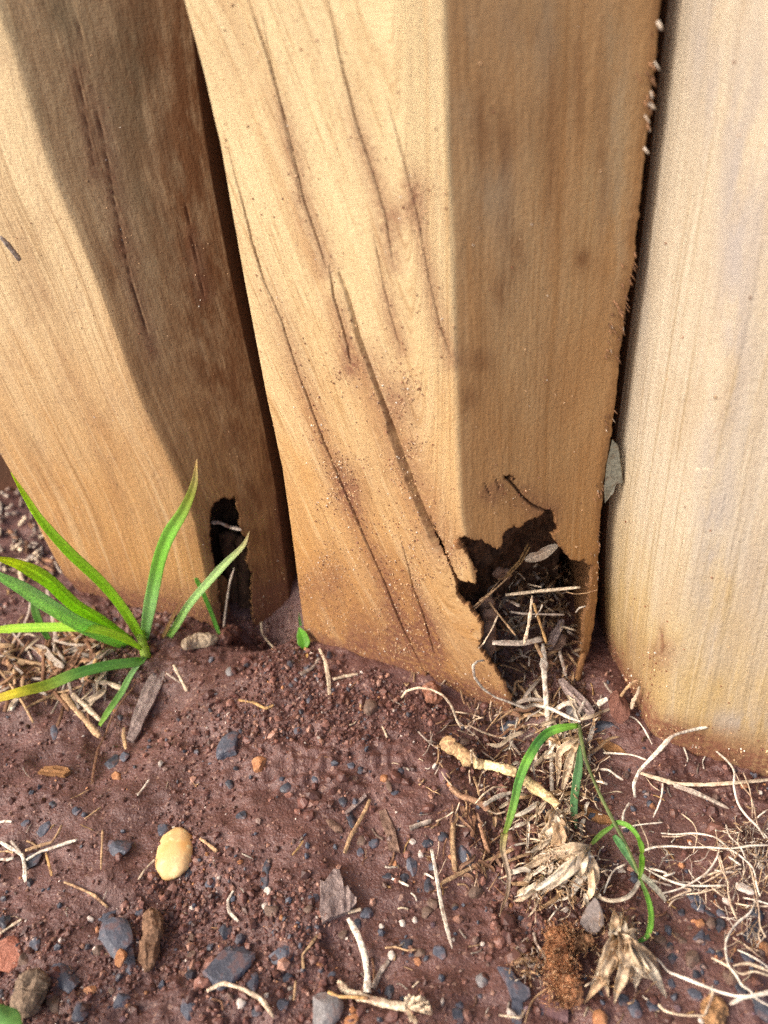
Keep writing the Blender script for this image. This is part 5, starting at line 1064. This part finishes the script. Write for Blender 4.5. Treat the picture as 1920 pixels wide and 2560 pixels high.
blade('c3', [(-90, 470), (0, 560), (150, 645), (330, 760), (500, 860), (700, 945), (840, 1020)], [.270, .288, yb], 120, [(.40, .66, .36), (.42, .68, .34), (.40, .68, .24), (.34, .62, .12)], tuft, seed=6, fold=.3)
blade('c3', [(-60, 455), (60, 480), (150, 510), (300, 600), (450, 735), (600, 830), (780, 955)], [.275, .292, yb], 105, [(.56, .64, .08), (.54, .66, .08), (.42, .68, .07), yg, (.36, .62, .07)], tuft, seed=7, fold=.45)
blade('c3', [(200, 640), (205, 740), (230, 830), (290, 945)], [.310, .305], 60, [(.18, .34, .10), (.14, .32, .06)], tuft, seed=11)
C = spline(np.vstack([on_plane(PX('c3', [(830, 900)]), np.array([.311])), G(PX('c3', [(870, 1060)]), 0)]), 10)
obj('stem_base', straw_mesh('stem_base', C, .0026, .8, (.34, .48, .08), 5, .1, mat=M_GRASS), tuft)
sprout = thing('sprout', 'tiny bright green leaf sprouting against the left foot of the split post', 'sprout')
C = spline(G(PX('c4', [(385, 1235), (375, 1175), (350, 1110)]), np.array([.001, .006, .012])), 16); s = CROPS['c4'][2] * pxm(C).mean()
ribbon('leaf', C, 78 * s * np.interp(np.linspace(0, 1, 16), [0, .3, .7, 1], [.4, 1, .8, .1]), [(.14, .38, .03), (.16, .44, .03)], M_GLEAF, sprout, (0, -.8, .5), .35, 0, .1, 2, .0003)
C = spline(G(PX('c4', [(360, 1100), (352, 1060), (350, 1025)]), np.array([.010, .013, .017])), 10)
ribbon('bud', C, 20 * s * np.linspace(1, .2, 10), (.10, .26, .06), M_GLEAF, sprout)
obj('stem', straw_mesh('stem', spline(G(PX('c4', [(405, 1300), (395, 1260), (385, 1230)]), np.array([-.001, 0, .002])), 8), .0009, 1, (.5, .3, .1), 3, .1), sprout)

def gblade(crop, pts, lifts, wpx, cols, parent, seed=0, fold=.25, twist=0., wprof=None, hint=(0, -.55, .8), n=44, mat=None):
    C = path(crop, pts, lifts, n); s = CROPS[crop][2] * pxm(C)
    W = .84 * wpx * s * np.interp(np.linspace(0, 1, n), *(wprof or ([0, .15, .5, .85, 1], [.5, .9, 1, .8, .4])))
    return ribbon('blade', C, W, cols, mat or M_GRASS, parent, hint, fold, twist, .1, seed, .0003, .10)
gblade('c3', [(-60, 1310), (40, 1280), (150, 1250), (300, 1212), (450, 1150), (650, 1100), (815, 1078), (860, 1050)], [.020, .022, .022, .020, .016, .012, .007, .003], 84, [(.60, .46, .06), (.64, .58, .05), (.36, .48, .07), dk, (.18, .40, .09), (.20, .44, .10)], tuft, 9, .3, 0, ([0, .2, .5, .85, 1], [.6, .8, 1, .8, .4]))
gblade('c3', [(590, 1455), (650, 1360), (720, 1260), (780, 1150), (850, 1055)], [.008, .012, .013, .011, .005], 48, [(.30, .50, .08), (.22, .44, .10), bl, (.34, .52, .30)], tuft, 10)
gblade('c3', [(-60, 892), (60, 882), (200, 875), (450, 872), (600, 890), (740, 940), (840, 1000)], [.026, .028, .028, .026, .022, .015, .006], 66, [(.50, .70, .05), yg, (.46, .68, .05), (.48, .70, .05)], tuft, 8)
shoot = thing('grass_shoot', 'green grass shoot bending over dead straw below the hollow', 'grass shoot')
gblade('M', [(1478, 378), (1350, 395), (1240, 430), (1150, 510), (1080, 620), (1030, 720), (980, 860), (950, 1000), (905, 1170), (862, 1290)], [.018, .022, .024, .022, .018, .015, .012, .010], 92, [(0.30, 0.54, 0.08), gr, (0.15, 0.41, 0.12), gr, (0.20, 0.46, 0.12), (0.30, 0.54, 0.12), (.34, .42, .08)], shoot, 21, .3)
gblade('M', [(866, 1275), (850, 1400), (878, 1520), (900, 1640), (885, 1780), (850, 1870), (828, 1960)], [.010, .009, .008, .007, .005, .003], 70, [(.44, .40, .14), (.42, .31, .21), (.50, .40, .30), (.44, .30, .18), (.48, .36, .25)], shoot, 22, .5, .8, ([0, .2, .5, .8, 1], [1, .8, .7, .55, .15]), mat=M_DRY)
gblade('M', [(1490, 540), (1485, 700), (1462, 850), (1442, 1050), (1462, 1235)], [.016, .014, .011, .008, .005], 88, [(.16, .32, .12), (.18, .36, .16), (.17, .36, .15), (.22, .38, .20)], shoot, 23, .2, 0, ([0, .15, .4, .8, 1], [.15, .7, 1, .8, .25]))
st = straw('c6', [(572, 140), (585, 230), (612, 350), (680, 520), (760, 680), (850, 850), (920, 1010)], 26, (.22, .27, .11), '', lift=[.019, .019, .018, .017, .015, .012, .010], name='stem', parent=shoot, n=50, flat=.9, mat=M_GRASS, rough=.05)
gblade('O', [(300, -40), (370, 60), (430, 150), (510, 290)], [.013, .012, .010, .010], 82, [(.15, .36, .12), (.18, .38, .16), (.26, .40, .20)], shoot, 24, .3)
gblade('O', [(505, 280), (600, 360), (680, 440), (760, 540)], [.009, .007, .004, .002], 62, [(.36, .40, .24), (.44, .42, .32), (.42, .37, .29)], shoot, 25, .3, mat=M_DRY)
gblade('O', [(515, -20), (540, 50), (547, 105), (545, 115)], [.016, .015, .014], 62, [(.16, .40, .04), (.22, .42, .04), (.20, .22, .03)], shoot, 26, .3, 0, ([0, .3, .8, 1], [.5, 1, .6, .3]))
gblade('O', [(545, 112), (545, 170), (542, 250), (522, 345)], [.014, .013, .012, .011], 62, [(.18, .38, .03), (.20, .42, .04), (.28, .44, .10)], shoot, 27, .3, 0, ([0, .3, .7, 1], [.4, 1, .9, .4]))
gblade('O', [(530, 345), (590, 490), (622, 620), (622, 750), (590, 848), (520, 890), (440, 880)], [.011, .012, .012, .012, .011, .010], 60, [(.28, .42, .16), (.18, .40, .06), gr, gr, (.12, .34, .06), (.16, .36, .10)], shoot, 28, .35, 0, ([0, .15, .5, .8, 1], [.5, .9, 1, .6, .15]))
gblade('c6', [(640, 832), (700, 770), (765, 725)], [.006, .010, .013], 34, [(.24, .36, .08), (.16, .36, .05)], shoot, 29)
gblade('c6', [(752, 730), (800, 706), (860, 730), (910, 790), (928, 862)], [.012, .014, .014, .013, .012], 34, [(.18, .36, .08), gr, gr], shoot, 30)
gblade('O', [(530, 340), (480, 440), (400, 510), (250, 530), (60, 450)], [.010, .009, .008, .007, .006], 46, [(.50, .44, .36), (.56, .48, .38), (.46, .36, .24)], shoot, 31, .4, .5, mat=M_DRY)
# leaf poking in at the lower left
p = PX('c8', [(-260, 1700), (-120, 1640), (0, 1635), (60, 1680), (105, 1740), (130, 1800), (140, 1900), (60, 2050), (-120, 2100), (-260, 1950)])
C = spline(G(PX('c8', [(-250, 2000), (-120, 1900), (20, 1800), (110, 1725)]), np.array([.020, .026, .028, .026])), 24); s = CROPS['c8'][2] * pxm(C).mean()
lf = thing('green_leaf', 'smooth green leaf reaching in over the shaggy bark clod', 'leaf')
ribbon('blade', C, 320 * s * np.interp(np.linspace(0, 1, 24), [0, .3, .6, .85, 1], [.5, 1, .95, .6, .1]), [(.17, .38, .09), (.20, .42, .11)], M_GLEAF, lf, (0, -.4, .9), .15, 0, .05, 4, .0004, .05)
straw('c8', [(-420, 2150), (-340, 2080), (-250, 2000)], 40, (.16, .32, .08), '', lift=[.001, .010, .020], name='leaf_stalk', parent=lf, mat=M_GRASS)

# ------------------------------------------------------------------ short bits of chaff (uncountable)
def chaff(n, seed):
    r = np.random.default_rng(seed); parts = []
    cs = [STRAW_C[k] for k in ('tan', 'pale', 'grey', 'brown', 'white', 'gold')]
    for k in range(n):
        if r.random() < .55: q = np.array([r.uniform(900, 1920), r.uniform(1720, 2560)])
        elif r.random() < .3: q = np.array([r.uniform(0, 200), r.uniform(1180, 1560)])
        else: q = np.array([r.uniform(0, 1920), r.uniform(1650, 2560)])
        th = r.uniform(0, np.pi); L = r.uniform(10, 38)
        d = np.array([np.cos(th), np.sin(th)]) * L / 2
        C = spline(G(np.stack([q - d, q + r.normal(size=2) * 3, q + d]), r.uniform(.0004, .0016, 3)), 6)
        if C[:, 1].max() > .52: continue
        V, F = tube_data(C, pxm(C).mean() * r.uniform(.8, 3.0), 5, .5, .2, k)
        parts.append((V, F, np.array(cs[r.integers(len(cs))]) * r.uniform(.45, .95)))
    V, F, c = join(parts); o = obj('chaff', mesh('chaff', V, F, M_STRAW, True, col=c)); o['kind'] = 'stuff'
    tag(o, 'short bits of straw and chaff littering the soil', 'chaff')
chaff(230, 5)

for nm, lb, ct, cr, bx, n_, L_, w_, sd, lf_, cl_ in [
        ('straw_litter', 'tangled brown straw litter under the green grass tuft', 'litter', 'c3', (-20, 930, 620, 1230), 75, 300, 22, 81, (.001, .006), ('tan', 'brown', 'grey', 'brown', (.34, .19, .10))),
        ('leaf_litter', 'pale chopped litter on the ground beyond the tan post', 'litter', 'c3', (-60, 20, 330, 560), 90, 80, 26, 82, (.001, .004), ('grey', 'grey', 'brown', 'pale', (.30, .22, .18))),
        ('straw_litter', 'fine dark fibres littering the floor of the rotten hollow', 'litter', 'H', (100, 450, 1150, 1750), 110, 190, 9, 83, (.001, .010), ('tan', 'brown', 'grey', 'brown')),
        ('straw_litter', 'fine straw and rootlets in front of the rotten hollow', 'litter', 'M', (250, 120, 1650, 700), 90, 230, 12, 84, (.001, .006), ('tan', 'brown', 'root', 'grey')),
        ('straw_litter', 'fine straw and rootlets scattered left of the dead grass crowns', 'litter', 'M', (300, 700, 1200, 1750), 55, 200, 12, 85, (.0005, .004), ('tan', 'brown', 'root'))]:
    o = hairs(nm, None, cr, bx, n_, L_, w_, sd, lf_, cl_, .13, .45); tag(o, lb, ct)

# ------------------------------------------------------------------ tell the look-alike stones apart by what they lie nearest to
LAND = [('the cream pebble', 'c8', 1040, 800), ('the ridged bark chip', 'c7', 565, 1040), ('the big grey stone', 'c7', 500, 1725), ('the thick slate block', 'c8', 715, 1310), ('the largest slate slab', 'c8', 1340, 1470), ('the splayed dead stalks', 'P', 200, 1620),
        ('the flat wood strip', 'P', 1200, 350), ('the white needle straw', 'c7', 1190, 1080), ('the golden stalk', 'M', 800, 720), ('the curved slate blade', 'N', 950, 1030), ('the dried rosette', 'O', 350, 1000), ('the narrow brown bark chip', 'c7', 880, 650), ('the knot of hollow stems', 'c7', 1060, 1690),
        ('the wedge-shaped slate', 'c8', 1360, 165), ('the broad dark slab', 'O', 1570, 1480), ('the curved white stalk', 'c7', 740, 1400), ('the rusty root clump', 'N', 1330, 900), ('the long dark sliver', 'O', 1510, 820), ('the chalky white nodule', 'O', 1450, 440), ('the brick-red fragment', 'c8', 60, 1400),
        ('the shaggy dried bulb', 'c8', 900, 1240), ('the shaggy bark clod', 'c8', 180, 1600), ('the white C-shaped curl', 'c8', 1370, 1100), ('the pinkish-grey splinter', 'c7', 680, 495), ('the green shoot tip', 'O', 590, 850), ('the wavy cream root', 'O', 1420, 1170), ('the split post', 'c4', 600, 1350), ('the golden-brown chip', 'P', 450, 920), ('the dangling blade tip', 'c7', 1550, 1100), ('the purple-brown flat stone', 'N', 1280, 1210)]
LP = np.array([G(PX(c, [(x, y)]))[0] for _, c, x, y in LAND])
for o in list(SC.objects):
    g_ = o.get('group')
    if o.parent is None and o.type == 'MESH' and g_ in ('slate chips strewn over the soil', 'small orange stones', 'tiny white stones', 'dull brown stones'):
        k = int(np.argmin(np.linalg.norm(LP - np.array(o.location), axis=1))); V = np.array([v.co[:] for v in o.data.vertices]); e = np.ptp(V, axis=0)
        sz = 'tiny' if max(e[:2]) < .0055 else ('small' if max(e[:2]) < .0095 else 'sizeable'); shp = 'elongated ' if max(e[:2]) / min(e[:2]) > 1.75 else ''
        kind = {'sl': ('blue-black slate chip' if 'dark' in o.data.materials[0].name else 'blue-grey slate chip'), 'sm': 'rusty orange stone', 'ti': 'off-white stone', 'du': 'dull brown stone'}[g_[:2]]
        if g_[:2] == 'ti': sz = 'little'
        o['label'] = f'{sz} {shp}{kind} on the soil close to {LAND[k][0]}'

def frayed(name, label, cat, crop, box, n, L, wpx, seed, lift, cols, along=None):
    """flat torn strips of straw heaped together, too many and too tangled to tell apart"""
    r = np.random.default_rng(seed); parts = []
    for k in range(n):
        a = np.array([r.uniform(box[0], box[2]), r.uniform(box[1], box[3])]); th = r.uniform(0, 2 * np.pi) if along is None else along + r.normal() * .6
        l = r.uniform(.35, 1) * L; d = np.array([np.cos(th), np.sin(th)]); q = np.array([-d[1], d[0]])
        z0, z1 = r.uniform(*lift), r.uniform(*lift)
        C = path(crop, [a, a + d * l * .35 + q * r.normal() * l * .05, a + d * l * .7 + q * r.normal() * l * .07, a + d * l], [z0, max(z0, z1), z1, z1 * .6], 12)
        w0 = wpx * CROPS[crop][2] * pxm(C).mean() * r.uniform(.35, 1.2)
        V, F, uu, vv = ribbon_data(C, w0 * np.interp(np.linspace(0, 1, 12), [0, .15, .8, 1], [.5, 1, .8, .12]), (r.normal() * .3, -.5, .8), r.uniform(.1, .9), .0003, r.normal() * .5, .4, k)
        c = (lambda z: np.array(STRAW_C[z] if isinstance(z, str) else z))(cols[r.integers(len(cols))]) * r.uniform(.7, 1.2)
        parts.append((V, F, c * (1 + .35 * noise(uu * 6, vv * .8, k, 3))[:, None]))
    V, F, c = join(parts); o = obj(name, mesh(name, V, F, M_DRY, True, col=np.clip(c, .01, .9))); o['kind'] = 'stuff'; return tag(o, label, cat)
frayed('frayed_straw', 'heap of frayed straw at the mouth of the rotten hollow', 'straw heap', 'M', (880, 120, 1620, 700), 70, 330, 34, 1, (.001, .010), ('pale', 'tan', 'grey', 'white', 'brown'))
frayed('frayed_straw', 'torn straw strips lying on the floor inside the hollow', 'straw heap', 'H', (150, 450, 1080, 1700), 110, 330, 30, 2, (.001, .012), ('tan', 'brown', 'grey', 'pale', 'tan'))
frayed('frayed_straw', 'bleached straw strips under the green shoot', 'straw heap', 'M', (1050, 900, 1600, 1800), 75, 330, 36, 3, (.001, .009), ('pale', 'white', 'tan', 'pale'), 2.3)
frayed('frayed_straw', 'torn brown bark strips beside the dangling blade', 'straw heap', 'M', (380, 850, 900, 1600), 34, 230, 36, 4, (.0005, .003), ('brown', 'tan', (.32, .18, .11)), 1.2)
frayed('frayed_straw', 'torn dry strips below the green grass tuft', 'straw heap', 'c3', (0, 900, 700, 1300), 40, 300, 36, 5, (.001, .006), ('tan', 'pale', 'brown', 'grey'), 2.6)
frayed('frayed_straw', 'pale broken straw packed in the upper part of the hollow', 'straw heap', 'H', (230, 560, 950, 1350), 60, 260, 26, 6, (.004, .018), ('pale', 'tan', 'grey', 'tan'))
